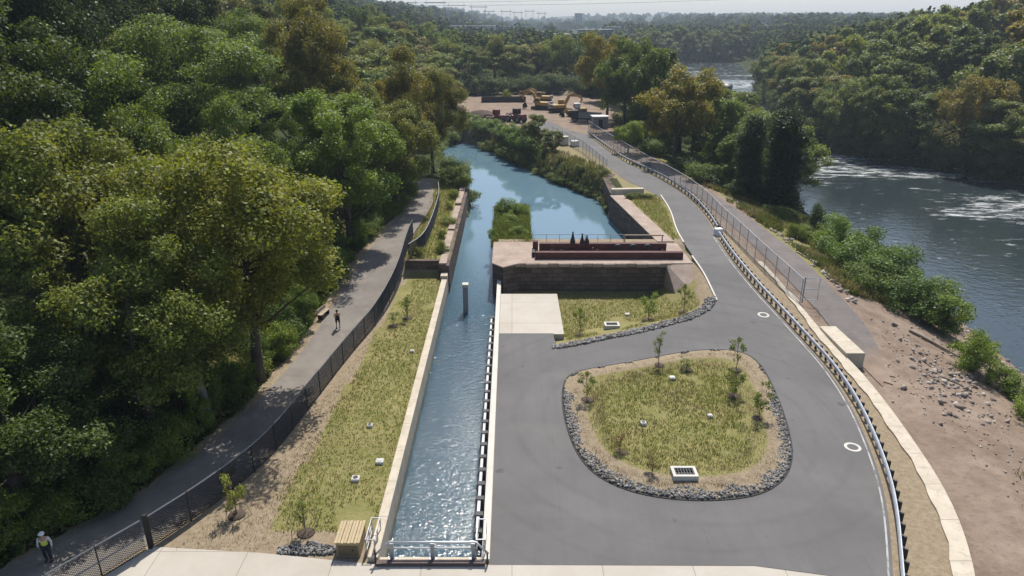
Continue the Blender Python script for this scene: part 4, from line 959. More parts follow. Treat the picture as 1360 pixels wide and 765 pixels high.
RB=[(38.2,80,3.6,4.2,G_BR,'pale green shrub at the far end of the river bank row'),(39.5,75.5,3.8,4.6,(.05,.08,.03),'blue green shrub in the river bank row'),(36.8,72.5,3.2,4.4,(.06,.095,.025),'wide green shrub nearest the gravel path on the river bank'),(41.2,71.5,3.9,4.2,(.05,.08,.022),'tall green shrub by the water in the middle of the river bank row'),(38.2,67.5,3.6,5.0,(.055,.088,.024),'large bushy shrub in the middle of the river bank row'),(42.0,66.2,3.3,4.0,(.07,.1,.026),'light green shrub by the water left of the rubble'),(38.6,62.5,3.0,4.4,(.048,.078,.022),'dark green shrub above the tan rubble'),(40.6,60.5,3.2,3.8,(.07,.1,.024),'bright green shrub at the near end of the river bank row'),(36,66.5,2.4,3.4,(.06,.085,.022),'low shrub beside the dirt slope'),
    (38.5,52.4,3.0,3.0,(.085,.115,.024),'bright green shrub standing alone beside the small boulder'),(39.6,50.2,1.8,2.2,(.08,.11,.025),'small green shrub just below the lone bright one'),(40.3,48.6,1.5,2.2,(.075,.105,.024),'small shrub at the waterline below the lone bright one'),(38.9,45,2.6,3.2,(.08,.11,.024),'bright green shrub at the right picture edge'),(37.4,41.8,1.7,2.4,(.1,.12,.026),'yellow-green shrub at the right picture edge'),(37.9,38.5,2.0,2.6,(.085,.11,.025),'lowest green shrub at the right picture edge'),
    (39.6,88.6,3.4,2.4,(.026,.04,.016),'small dark shrub in front of the gravel bar')]
for k,(x,y,h,w,col,lab) in enumerate(RB): shrub(k,x,y,h*1.15,w*1.25,col,0,lab,'shrubs on the river bank')
for k in range(22):
    y=random.uniform(76,112); x=random.uniform(32.5,float(nb(y))-5); 
    shrub(k,x,y,random.uniform(1.0,2.2),random.uniform(2,3.6),random.choice([(.07,.09,.022),(.09,.1,.026),(.05,.075,.02)]),.1,'low weedy shrub on the grassy bank below the vine columns','low shrubs on the grassy bank')
PB=[(14.6,109.5),(13.2,111.5),(11.2,115),(9.4,119),(8.3,121.8),(7,125),(5.6,128),(4.6,131),(3.2,134.5),(1.6,138.5),(0,142.5),(-1.6,146.5),(-3,150),(-4.6,154),(-6.2,158),(-8.5,161.5),(-11,164.5),(-13.5,166)]
for k,(x,y) in enumerate(PB):
    big=y>132
    if not big and k%2: continue
    shrub(k,x+random.uniform(0,1),y+random.uniform(0,1.5),random.uniform(2.2,3.6) if big else random.uniform(.6,1.2),random.uniform(4,5.6) if big else random.uniform(1.4,2.2),(.06,.095,.022) if big else (.065,.08,.026),.1,'bright green shrub on the far pool bank before the yard' if big else 'low shrub on the pool bank below the wire fence','shrubs around the pool')
TM(1,4.2,136.5,6.2,5.5,(.075,.088,.04),.1,'grey green feathery young tree mirrored in the pool')
TM(2,7.4,131,5,4.4,(.07,.085,.034),.1,'thin young tree on the pool bank below the pallets')
for k,(x,y) in enumerate([(-12.5,166),(-16,168),(-8.6,107),(-8.2,103),(-8.8,111.5)]): shrub(k,x,y,random.uniform(2.5,4),4.2,(.065,.085,.022),.15,'olive shrub at the left edge of the pool','shrubs at the left pool edge')
for k,(x,y) in enumerate([(-7.6,72),(-8.0,77),(-7.6,83),(-9.8,70.6),(-8.2,90),(-8,96)]): shrub(k,x,y,random.uniform(.7,1.5),random.uniform(1.2,2),(.085,.1,.026),.1,'weedy tuft on the old canal wall terrace','weeds on the canal terrace','weed_clump')
for k in range(9): shrub(k,15.9+random.uniform(0,3.2),95.4+random.uniform(-.5,.5),.7,1.3,(.06,.075,.02),.1,'dark weedy tuft at the foot of the grey cross wall','weeds by the cross wall','weed_clump')
for k in range(30):
    x=-30+k*2.3; y=228+random.uniform(-3,4)+(abs(k-15)*-.9)+12
    shrub(k,x,y,random.uniform(4,6.5),random.uniform(6,8),random.choice([(.03,.045,.015),(.04,.055,.018)]),0,'dark shrub at the foot of the wood behind the excavator yard','shrubs behind the yard')
for k in range(46):
    y=92+k*4.6; x=float(fb(y))+random.uniform(-.5,2)
    shrub(k,x,y,random.uniform(3,6),random.uniform(4.5,7),random.choice([(.035,.05,.02),(.05,.06,.026),(.06,.075,.035)]),.1,'shrub overhanging the water of the opposite river bank','shrubs on the opposite waterline')
for k in range(40):
    y=random.uniform(100,175); x=random.uniform(float(xw(y))+5,float(nb(y))-1.5)
    shrub(k,x,y,random.uniform(2.5,5),random.uniform(3.5,6),random.choice([(.05,.075,.022),(.06,.085,.022),(.035,.055,.018)]),.05,'leafy shrub under the trees between road and river','shrubs under the river bank trees')
for k in range(26):
    f=k/25; y=100+62*f; x=float(np.interp(y,[100,107,120,133,158],[14.3,14.0,7.6,2.6,-6.9]))+random.uniform(-.3,.9)
    lo=.55 if y<133 else 1; shrub(k,x,y,random.uniform(1.8,3)*lo,random.uniform(3,4.4)*(.4+.6*lo),random.choice([(.05,.07,.02),(.065,.085,.022)]),.1,'low shrub hanging over the waterline of the far pool bank','shrubs at the pool waterline').location.z=-1.5
for k in range(16):
    y=104+k*3.8; x=float(np.interp(y,[104,110,125,152,164],[-7.2,-9.2,-12.8,-18.2,-12.3]))-random.uniform(-.5,1)
    shrub(k,x,y,random.uniform(2.5,4.5),random.uniform(4,5.5),random.choice([(.05,.07,.02),(.065,.085,.022)]),.1,'olive shrub hanging over the left shore of the pool','shrubs at the left pool edge').location.z=-1.4
for x,y,h,w,lab in ((-.9,89.6,2.2,2.6,'green bush on the far left corner of the grassy stone pier'),(.9,88.4,1.8,2.6,'green bush on the far right corner of the grassy stone pier'),(-.2,84,1.5,2.8,'low green bush in the middle of the grassy stone pier'),(.8,79.5,1.3,2.2,'low green bush at the near end of the grassy stone pier'),(-2.2,78.2,1.4,1.2,'small weed hanging on the canal side of the stone pier')):
    shrub(0,x,y,h,w,(.085,.12,.026),.1,lab,'bushes on the stone pier').location.z=.8
# --- saplings
def sapling(i,x,y,h,lab,z=None,col=(.075,.095,.025),aut=.1,stake=False,w=1.):
    t=tree_obj(SAP[i],(x,y,(tz(x,y) if z is None else z)),random.uniform(0,6.28),(w*.88,w*.88,h/2.85),col,aut,'sapling',lab,'young tree','newly planted saplings')
    MB().ball((0,0,.0),.55,10,6,(1,1,.22)).build('mulch_mound',M['mulch'],t,smooth=True)
    if stake:
        for a in (0,2.1,4.2): MB().tube([(.9*math.cos(a),.9*math.sin(a),0),(.35*math.cos(a),.35*math.sin(a),1.5)],.025,5).build('stake',M['wood'],t)
M['mulch']=simple('dark_mulch',(.07,.05,.036),.95,var=.4,scale=5)
sapling(2,-14.8,31.0,3.1,'staked sapling on bare soil beside the black fence near the dark board',stake=True,col=(.12,.13,.03))
sapling(1,-10.7,29.6,2.6,'thin sapling with stakes at the near end of the grass strip',stake=True)
sapling(0,-9.3,57.6,2.4,'sapling high in the left grass strip near the stone cross wall')
sapling(1,-10.3,56.0,1.6,'low sapling beside the fence high in the left grass strip')
sapling(0,5.9,55.6,3.0,'thin sapling in the grass basin beside the concrete pad')
sapling(2,12.5,59.2,3.4,'bright green bushy sapling below the stone abutment',col=(.1,.14,.035),w=1.3)
sapling(0,15.6,59.0,3.2,'dark sapling in the grass basin near the road corner')
sapling(0,5.2,42.9,2.6,'bare looking sapling at the left of the asphalt island',.2)
sapling(1,11.2,48.2,3.2,'tall thin sapling at the top edge of the asphalt island',.15)
sapling(0,16.9,47.4,3.2,'tall sapling at the top right of the asphalt island',.15)
sapling(2,15.6,43.6,2.6,'green bushy sapling at the right of the asphalt island',.12)
sapling(2,16.4,40.6,3.2,'taller leafy sapling at the right edge of the asphalt island',.12)
sapling(1,6.6,36.6,1.7,'low brown sapling in the lower left of the asphalt island',.12,col=(.1,.07,.03))
sapling(1,8.2,34.6,1.6,'small brown sapling left of the drain inlet in the island',.12,col=(.1,.075,.03))
sapling(1,13.2,47.6,1.2,'small low sapling between the two tall ones on the island',.12)

# ------------------------------------------------------------------ grass and ground cover (stuff)
def tufts(name,XY,Z,h,mat,nb_=9,spread=.1,label=None,wid=.016):
    XY=np.asarray(XY); n=len(XY); m=n*nb_
    bx=np.repeat(XY,nb_,0)+RS.normal(0,spread,(m,2)); bz=np.repeat(Z,nb_)
    hh=np.repeat(np.asarray(h)*np.ones(n),nb_)*RS.uniform(.5,1.2,m); a=RS.uniform(0,6.28,m); ln=RS.uniform(.15,.75,m)*hh
    d=np.stack([np.cos(a),np.sin(a)],1); pr=np.stack([-d[:,1],d[:,0]],1); w=wid*RS.uniform(.8,1.6,(m,1))
    def P3(xy,z): return np.column_stack([xy,z])
    b0=P3(bx-pr*w,bz-.03); b1=P3(bx+pr*w,bz-.03); mid=bx+d*(ln*.35)[:,None]; m0=P3(mid-pr*w*.9,bz+hh*.6); m1=P3(mid+pr*w*.9,bz+hh*.6); tip=bx+d*ln[:,None]
    t0=P3(tip-pr*w*.25,bz+hh*.95); t1=P3(tip+pr*w*.25,bz+hh*.95)
    V=np.stack([b0,b1,m1,m0,t1,t0],1).reshape(-1,3); k=np.arange(m)[:,None]*6
    F=np.concatenate([k+np.array([[0,1,2,3]]),k+np.array([[3,2,4,5]])]); var=np.clip(np.repeat(RS.rand(n),nb_)*.7+RS.rand(m)*.3,0,1); var=np.concatenate([var,var])
    o=npmesh(name,V,F,mat,attr={'var':('FACE','FLOAT',var)}); prop(o,label,'grass',kind='stuff'); return o
def jgrid(x0,x1,y0,y1,s,j=.1):
    a,b=np.meshgrid(np.arange(x0,x1,s),np.arange(y0,y1,s)); P=np.stack([a.ravel(),b.ravel()],1); return P+RS.normal(0,j*s,P.shape)
P=jgrid(-13.6,-7.3,29.8,68.4,.33,.16); lim=np.interp(P[:,1],[28.9,33.9,40.4,49.2,65.9],[-12.0,-13.2,-12.3,-11.3,-9.9])
dens=wob(P[:,0],P[:,1],.5); k=(P[:,0]>lim+.2*np.sin(P[:,1]*1.3))&(dens>-.55)&(RS.rand(len(P))<.93); P=P[k]
tufts('meadow_grass',P,TZ(P[:,0],P[:,1]),.11+.05*wob(P[:,0],P[:,1],.4)+.05*RS.rand(len(P))**3,M['grass'],12,.1,'planted rows of yellow-green grass tufts beside the canal wall')
P=jgrid(3,20,31,52,.30,.2); sd=sdi(P[:,0],P[:,1]); k=(wob(P[:,0]*1.3+3,P[:,1]*1.3,.9)>-.62)&(sd>1.9+.3*np.sin(P[:,0]*1.7)+.5*(P[:,0]>14)*(P[:,1]>36))&(RS.rand(len(P))<.95)&~((np.abs(P[:,0]-9.95)<.8)&(np.abs(P[:,1]-34.2)<.6)); P=P[k]
tufts('meadow_grass',P,np.full(len(P),.12),.10+.05*wob(P[:,0],P[:,1],.6)+.12*RS.rand(len(P))**4,M['grass'],13,.12,'yellow-green grass inside the asphalt island')
P=jgrid(-1,19,52,67.3,.34,.2); sd=sdist(BPOLY,P[:,0],P[:,1]); k=(sd>1.5)&~((P[:,0]<4.6)&(P[:,1]<63.6))&~((P[:,0]>15.5)&(P[:,1]>63))&(wob(P[:,0],P[:,1],.55)>-.45)&~((np.abs(P[:,0]-8.85)<.75)&(np.abs(P[:,1]-57.2)<.55)); P=P[k]
tufts('meadow_grass',P,TZ(P[:,0],P[:,1]),.12+.06*wob(P[:,0],P[:,1],.6)+.1*RS.rand(len(P))**4,M['grass'],12,.12,'yellow-green grass in the basin below the stone abutment')
P=jgrid(-2,2,75.2,91.7,.22); tufts('meadow_grass',P,np.full(len(P),.88),.8+.45*wob(P[:,0],P[:,1],1.1),M['islet'],14,.14,'tall grass on the stone pier between canal and pool',.03)
P=np.concatenate([jgrid(15.8,20.4,76,95,.4),jgrid(-11,-7.7,69.5,106,.42),jgrid(19.0,20.4,62,66.5,.3)]); k=(P[:,0]<np.interp(P[:,1],[76,80,88,96],[18.7,18.9,19.9,20.4]))&(P[:,0]>np.where(P[:,0]>0,18.2-(P[:,1]-75)*.107,-20)); P=P[k]
tufts('meadow_grass',P,TZ(P[:,0],P[:,1]),.33,M['grass'],9,.12,'dry grass on the terraces beside pool and canal',.02)
P=np.stack([RS.uniform(29,47,9000),RS.uniform(63,118,9000)],1); d=P[:,0]-xw(P[:,1]); k=(P[:,0]>np.interp(P[:,1],[63,72,85,98,112],[32.5,31.6,30.6,29.4,27]))&(P[:,0]<nb(P[:,1])-2.5)&(wob(P[:,0],P[:,1],.4)>-.3); P=P[k]
tufts('bank_weeds',P,TZ(P[:,0],P[:,1]),.6,M['weeds'],9,.22,'weeds covering the grassy river bank',.035)
P=np.stack([RS.uniform(30,42,4200),RS.uniform(32,62,4200)],1); k=(P[:,0]<nb(P[:,1])-.3)&(P[:,0]>nb(P[:,1])-5.5-6*(wob(P[:,0],P[:,1],.5)>.5))&(wob(P[:,0],P[:,1],.8)>.12); P=P[k]
tufts('bank_weeds',P,TZ(P[:,0],P[:,1]),.5,M['weeds'],9,.18,'scattered weeds at the foot of the dirt bank',.03)
P=np.stack([RS.uniform(-6,15,3500),RS.uniform(100,165,3500)],1); sd=sdist(WPOLY,P[:,0],P[:,1]); k=(sd<.6)&(sd>-5)&(P[:,0]<np.interp(P[:,1],[100,117,141,149,165],[17,15.5,11.5,9,3])); P=P[k]
tufts('bank_weeds',P,np.maximum(TZ(P[:,0],P[:,1]),-1.5),.7,M['weeds'],9,.25,'weeds fringing the far bank of the pool',.04)
# straw-like low litter on bare soil / mulch ring
P=np.stack([RS.uniform(-18,-11,5200),RS.uniform(28.4,60,5200)],1); k=(P[:,0]>np.interp(P[:,1],[28,36,43,51,60],[-17.2,-14,-13.2,-12.2,-11]))&(RS.rand(len(P))<.5); P=P[k]
M['straw']=mat_grass('dry_straw',(.2,.16,.09),(.36,.3,.19))
tufts('straw_litter',P,TZ(P[:,0],P[:,1]),.09,M['straw'],5,.14,'pale straw litter on the bare soil along the fence',.012)
P=np.stack([RS.uniform(3,20,7000),RS.uniform(31,52,7000)],1); sd=sdi(P[:,0],P[:,1]); k=(sd>.9)&(sd<2.8); P=P[k]
tufts('straw_litter',P,np.full(len(P),.2),.10,M['straw'],5,.14,'pale straw mulch around the island rim',.012)
# undergrowth below the trees
n=52000; yv=RS.uniform(22,112,n); ex=np.interp(yv,[20,27.6,33,42,52,72,91,110],[-27,-24.5,-20.8,-18.3,-17.4,-16.2,-13.8,-15]); xv=ex-.2-RS.exponential(6,n)
z=TZ(xv,yv)+RS.uniform(0,.8,n)*np.clip((ex-xv)/1.5,.15,1)*(1+.6*wob(xv,yv,.6)); Vv,Ff=leaf_quads(np.column_stack([xv,yv,z]),np.column_stack([RS.normal(0,.6,(n,2)),np.ones(n)]),.14)
o=npmesh('undergrowth',Vv,Ff,M['under'],attr={'var':('FACE','FLOAT',RS.rand(n))}); prop(o,'low leafy undergrowth below the trees left of the trail','undergrowth',kind='stuff')
def cover(name,x,y,size,label,h):
    z=TZ(x,y)+RS.uniform(0,h,len(x))
    Vv,Ff=leaf_quads(np.column_stack([x,y,z]),np.column_stack([RS.normal(0,.6,(len(x),2)),np.ones(len(x))]),size)
    prop(npmesh(name,Vv,Ff,M['under'],attr={'var':('FACE','FLOAT',RS.rand(len(x)))}),label,'undergrowth',kind='stuff')
n=60000; yv=RS.uniform(85,340,n); xv=fb(yv)-.5+RS.exponential(38,n); cover('undergrowth',xv,yv,.42,'leafy undergrowth on the hillside across the river',1.6)
n=50000; yv=RS.uniform(225,900,n); xv=RS.uniform(-.75,.8,n)*yv; k=~((xv>nb(yv)-2)&(xv<fb(yv)+1)&(yv<522))&~((np.abs(xv-3)<26)&(yv<262)); cover('undergrowth',xv[k],yv[k],1.0,'rough undergrowth on the open ground of the valley',2.5)
# driftwood
for i,(a,b,r,lab) in enumerate([((35.6,57.6),(39.4,54.2),.16,'long bleached log lying on the dirt bank above the lone shrub'),((34.2,49.3),(35.6,48.4),.1,'short bleached log among the rubble on the dirt bank'),((31.0,73),(31.9,70.5),.1,'pale log at the edge of the gravel path')]):
    pts=[]
    for k in range(6):
        f=k/5; x=a[0]+(b[0]-a[0])*f; y=a[1]+(b[1]-a[1])*f+.15*math.sin(f*5); pts.append((x,y,tz(x,y)+r*.9))
    mb=MB().tube(pts,[r*(1-.5*k/5) for k in range(6)],8); p=Vector(pts[2]); mb.tube([p,p+Vector((.5,.5,.35))],[r*.4,r*.15],6); prop(mb.build('driftwood_log',M['wood'],smooth=True),lab,'log')

# ------------------------------------------------------------------ yard machines
def wheel(t,x,y,r,w=.5):
    o=MB().tube([(x,y-w/2,r),(x,y+w/2,r)],r,14).build('wheel',M['rubber'],t); MB().tube([(x,y-w/2-.02,r),(x,y+w/2+.02,r)],r*.5,10).build('rim',M['greypaint'],o)
def excavator(x,y,rz,lab,boom=1.0,reach=0):
    t=empty('excavator',(x,y,tz(x,y)),rz,1,lab,'excavator','excavators parked in the yard')
    for s in (-1,1):
        MB().prism([(-2.1,s*1.3-.35),(2.1,s*1.3-.35),(2.1,s*1.3+.35),(-2.1,s*1.3+.35)],.12,.85).tube([(2.1,s*1.3-.34,.49),(2.1,s*1.3+.34,.49)],.42,10).tube([(-2.1,s*1.3-.34,.49),(-2.1,s*1.3+.34,.49)],.42,10).build('track',M['rubber'],t)
    MB().box(-1.2,1.2,-.95,.95,.5,1.05).build('undercarriage',M['iron'],t)
    MB().box(-2.3,1.5,-1.35,1.35,1.1,2.0).build('body',M['yellow'],t,bevel=.1); MB().box(-2.8,-2.3,-1.3,1.3,1.15,2.2).build('counterweight',M['greypaint'],t,bevel=.1)
    c=MB().box(.1,1.6,.4,1.3,2.02,3.1).build('cab',M['yellow'],t,bevel=.08); MB().box(1.61,1.63,.5,1.2,2.1,2.95).box(.25,1.45,1.31,1.33,2.25,2.95).build('window',M['glass'],c)
    h=4.2*boom
    b=MB().tube([(1.2,-.3,1.7),(2.6,-.3,h),(3.6,-.3,h+.5),(5.6+reach,-.3,h-.7)],[.35,.38,.36,.25],6).build('boom',M['yellow'],t)
    MB().tube([(1.5,-.3,1.4),(2.9,-.3,h-.4)],.12,6).build('cylinder',M['steel'],b)
    MB().tube([(5.2+reach,-.3,h-.2),(5.8+reach,-.3,h-1.2),(5.0+reach*.6,-.3,1.5)],[.2,.28,.16],6).build('stick',M['yellow'],t)
    mb=MB(); X=5.0+reach*.6
    mb.add([(X-.5,-.9,.3),(X+.4,-.9,.1),(X+.6,-.9,1.0),(X,-.9,1.5),(X-.5,.3,.3),(X+.4,.3,.1),(X+.6,.3,1.0),(X,.3,1.5)],[(0,1,2,3),(7,6,5,4),(0,4,5,1),(1,5,6,2),(2,6,7,3)]); mb.build('bucket',M['iron'],t)
    return t
excavator(8.0,196,2.7,'yellow excavator with folded arm at the left of the yard machines',1.0)
excavator(12.4,190,.35,'yellow excavator in the middle of the yard with its arm reaching right',1.0,.6)
excavator(9.0,212,2.9,'yellow excavator at the back of the yard with its arm stretched low',.8,1.6)
def loader(x,y,rz,lab,body,cabm):
    t=empty('wheel_loader',(x,y,tz(x,y)),rz,1,lab,'loader')
    for sx in (-1.5,1.5):
        for s in (-1.1,1.1): wheel(t,sx,s,.8)
    MB().box(-2.6,.2,-.9,.9,.9,2.0).build('body',body,t,bevel=.1); MB().box(.3,2.2,-.7,.7,.8,1.5).build('front_frame',body,t,bevel=.05)
    c=MB().box(-.9,.6,-.75,.75,2.02,3.2).build('cab',cabm,t,bevel=.08); MB().box(.61,.63,-.65,.65,2.2,3.05).box(-.7,.4,-.78,-.76,2.2,3.05).build('window',M['glass'],c)
    for s in (-.6,.6): MB().tube([(.9,s,1.7),(2.4,s,1.9),(3.4,s,.8)],.14,6).build('arm',body,t)
    MB().add([(3.2,-1.4,.15),(4.2,-1.4,.1),(3.5,-1.4,1.2),(3.2,1.4,.15),(4.2,1.4,.1),(3.5,1.4,1.2)],[(0,1,2),(5,4,3),(0,3,4,1),(0,2,5,3)]).build('bucket',M['iron'],t)
loader(16.2,182,3.3,'white-cabbed yellow loader beside the dark truck in the yard',M['yellow'],M['whitepaint'])
loader(1.0,171,2.4,'dark red loader at the left of the yard behind the bank shrubs',M['redpaint'],M['iron'])
loader(-3.8,169,2.9,'smaller dark red loader half hidden at the left bank shrubs',M['redpaint'],M['redpaint'])
def truck(x,y,rz,lab,body,bed):
    t=empty('dump_truck',(x,y,tz(x,y)),rz,1,lab,'truck')
    for sx in (-2.4,-1.2,2.3):
        for s in (-1.0,1.0): wheel(t,sx,s,.52,.4)
    MB().box(-3.3,3.2,-.5,.5,.6,.9).build('chassis',M['iron'],t)
    c=MB().box(1.6,3.4,-1.15,1.15,.92,2.7).build('cab',body,t,bevel=.12); MB().box(3.41,3.43,-1,1,1.75,2.5).box(2.0,3.1,-1.17,-1.152,1.75,2.45).build('window',M['glass'],c)
    MB().add([(-3.6,-1.2,1.0),(1.4,-1.2,1.0),(1.4,-1.2,2.3),(-3.9,-1.2,2.1),(-3.6,1.2,1.0),(1.4,1.2,1.0),(1.4,1.2,2.3),(-3.9,1.2,2.1)],[(0,1,2,3),(7,6,5,4),(0,4,5,1),(1,5,6,2),(3,7,4,0)]).build('dump_bed',bed,t)
truck(17.4,171.5,2.9,'dark dump truck with grey bed beside the shed at the yard entrance',M['iron'],M['greypaint'])
t=empty('site_shed',(20.0,164,tz(20,164)),.1,1,'small grey site shed with pale roof at the yard entrance','shed')
MB().box(-1.7,1.7,-1.3,1.3,0,2.5).build('wall',M['greypaint'],t); MB().box(-1.9,1.9,-1.5,1.5,2.51,2.72).build('roof',M['whitepaint'],t); MB().box(-.45,.45,-1.33,-1.305,0.05,2.0).build('door',M['iron'],t)
t=empty('scrap_container',(-2.5,214,tz(-2.5,214)),.08,1,'long dark open container at the back left of the yard','container')
MB().box(-6.5,6.5,-1.1,-1.0,0,1.5).box(-6.5,6.5,1.0,1.1,0,1.5).box(-6.5,-6.4,-1,1,0,1.5).box(6.4,6.5,-1,1,0,1.5).box(-6.5,6.5,-1.1,1.1,-.1,.15).build('body',M['iron'],t)
mb=MB()
for k in range(12): MB().box(-6.3+k*1.1,-6.15+k*1.1,-1.18,-1.101,0,1.5).build('rib',M['iron'],t)
shrub(0,-1.5,216.5,3.2,3.0,(.1,.115,.03),.1,'yellow-green bush behind the long dark container','bushes in the yard')
# dirt mounds, pallets
for x,y,s,lab in ((-7.6,182,2.6,'dark spoil heap at the left of the yard'),(20.5,236,3.2,'low dirt mound at the back right of the yard')):
    V=[];F=[];n=20;m=7
    for i in range(m+1):
        for k in range(n):
            r=s*1.3*i/m; a=2*PI*k/n; q=1+.25*math.sin(3*a+x); V.append((r*q*math.cos(a)*1.5,r*q*math.sin(a),s*.55*math.cos(PI/2*i/m)+.12*math.sin(k*2.3+i*1.9)-(.2 if i==m else 0)))
    for i in range(m):
        for k in range(n): F.append((i*n+k,i*n+(k+1)%n,(i+1)*n+(k+1)%n,(i+1)*n+k))
    o=npmesh('spoil_heap',V,F,M['mulch'] if x<0 else M['terrain'],smooth=True); o.location=(x,y,tz(x,y)); prop(o,lab,'dirt heap')
for x,y,rz,nlay,lab in ((10.2,138.5,.3,5,'tall stack of pale stone blocks on pallets beside the far road'),(12.1,137.2,.5,3,'lower white wrapped stack nearest the far road'),(9.0,140.5,.1,4,'reddish stone stack at the left of the pallets')):
    t=empty('pallet_stack',(x,y,max(1.6,tz(x,y))),rz,1,lab,'stack')
    MB().box(-.75,.75,-.6,-.45,0,.12).box(-.75,.75,.45,.6,0,.12).box(-.75,.75,-.08,.08,0,.12).box(-.8,.8,-.65,.65,.12,.16).build('pallet',M['wood'],t)
    for k in range(nlay): MB().box(-.7+.03*(k%2),.7-.02*(k%3),-.55,.55,.17+k*.32,.46+k*.32).build('layer',M['whitepaint'] if nlay==3 else (M['coping'] if nlay==4 else M['curb']),t,bevel=.04)

# ------------------------------------------------------------------ rail gantry on the left hill
def gantry(x,y,w,h,lab,mat,cat='gantry',group=None,th=.18):
    z=tz(x,y); t=empty('rail_gantry',(x,y,z),0,1,lab,cat,group)
    for s in (-w/2,w/2): MB().box(s-th,s+th,-th,th,-1,h).build('mast',mat,t)
    MB().box(-w/2-th*4,w/2+th*4,-th*.6,th*.6,h*.62,h*.62+th*1.6).build('crossbeam',mat,t)
    for k in range(3):
        q=-w/2+w*(k+.5)/3; MB().tube([(q,0,h*.62),(q,0,h*.52)],th*.4,6).build('insulator',mat,t)
    return t
gantry(-37.5,116,6,19,'dark railway gantry with crossbeam among the trees of the left hill',M['iron'])
def hframe(x,y,w,h,lab):
    z=tz(x,y); t=empty('power_pylon',(x,y,z),0,1,lab,'pylon','far power pylons in the valley'); mt=M['dsteel']
    for s in (-w/2,w/2): MB().tube([(s,0,-2),(s,0,h)],[.4,.22],6).build('mast',mt,t)
    MB().box(-w/2-2.5,w/2+2.5,-.25,.25,h-3,h-2.3).build('crossarm',mt,t)
PY=[(-119,860,20,41),(-86,850,20,41),(-66,900,18,39),(-39,880,16,37),(-30,980,11,33),(-8,1000,11,33),(8,1050,10,32),(25,1080,10,34),(40,1020,9,31),(-160,880,18,35)]
PYL=['leftmost large portal pylon on the far skyline','second large portal pylon on the far skyline beside the leftmost','portal pylon just left of the dark church spire','portal pylon between the two dark towers','slim pylon right of the far square tower','slim pylon above the white roofed buildings','slim pylon in the middle of the valley skyline','small pylon right of the middle of the valley','rightmost slim pylon near the grey block','low pylon half hidden in front of the left ridge']
for (x,y,w,h),lab in zip(PY,PYL): hframe(x,y,w,h-tz(x,y)+2,lab)
for k,(za,zb) in enumerate(((41,62),(38,56))):
    pts=[]
    for i in range(25):
        f=i/24; pts.append((-119+f*620,860-f*260,za+(zb-za)*f-26*f*(1-f)))
    prop(MB().tube(pts,.16,4).build('power_line',M['dsteel']),['upper thin power line crossing the sky','lower thin power line crossing the sky'][k],'cable')
# far buildings
def block(x,y,w,d,h,wall,roof,lab,floors=3,bays=6,cat='building'):
    z=tz(x,y)-1; h=max(3.5,h-z-1); t=empty('town_building',(x,y,z),random.uniform(-.15,.15),1,lab,cat)
    MB().box(-w/2,w/2,-d/2,d/2,0,h).build('wall',wall,t); MB().box(-w/2-.4,w/2+.4,-d/2-.4,d/2+.4,h+.01,h+.8).build('roof',roof,t)
    for f in range(floors):
        for b in range(bays):
            x0=-w/2+w*(b+.25)/bays; z0=h*(f+.35)/floors
            MB().box(x0,x0+w*.5/bays,-d/2-.12,-d/2-.02,z0,z0+h*.4/floors).build('window',M['glass'],t)
block(-120,640,34,18,19,M['brick'],M['whitepaint'],'long pale low building with white roof at the far left of the valley',2,8)
block(-38,700,44,20,18,M['brick'],M['greywall'],'wide pale building with light roof in the far valley',2,9)
block(-46,690,10,9,17,M['whitepaint'],M['whitepaint'],'narrow white tower block in the far valley',5,2)
block(-20,760,26,14,17,M['greywall'],M['slate'],'low grey warehouse behind the wide pale building',2,5)
block(62,560,24,20,17,M['greywall'],M['greywall'],'large grey block with a pale upper storey near the river bend',4,8)
block(37,600,18,14,13,M['greywall'],M['brick'],'grey building left of the large grey block',3,5)
block(84,620,12,12,18,M['brick'],M['greywall'],'pale tall block right of the large grey block',5,4)
block(132,1500,13,12,33,M['greywall'],M['greywall'],'distant high-rise on the skyline left of the right hill',9,4)
block(-150,560,20,12,23,M['whitepaint'],M['greywall'],'small white house block below the left ridge',2,4)
block(-196,620,22,14,26,M['brick'],M['slate'],'pale house row in the trees below the left ridge',2,5)
def church(x,y,h,lab):
    z=tz(x,y); h=h-z; t=empty('church',(x,y,z),0,1,lab,'church')
    MB().box(-5,5,0,30,0,9).build('nave',M['greywall'],t); mb=MB(); mb.add([(-5.4,-.3,9.05),(5.4,-.3,9.05),(0,-.3,14),(-5.4,30.3,9.05),(5.4,30.3,9.05),(0,30.3,14)],[(0,1,2),(5,4,3),(0,2,5,3),(2,1,4,5),(0,3,4,1)]).build('roof',M['slate'],t)
    MB().box(-2.4,2.4,-8,-3.2,0,h*.68).build('tower',M['slate'],t); MB().tube([(0,-5.6,h*.68),(0,-5.6,h)],[3.0,.12],8).build('spire',M['slate'],t)
church(-94,930,36,'dark church with pointed spire on the far skyline')
t=empty('stone_tower',(-66,1000,tz(-66,1000)),0,1,'dark square tower right of the church spire','tower'); ht=29-tz(-66,1000); MB().box(-1.8,1.8,-1.8,1.8,0,ht).build('shaft',M['slate'],t); MB().box(-2.2,2.2,-2.2,2.2,ht+.01,ht+2).build('parapet',M['slate'],t)

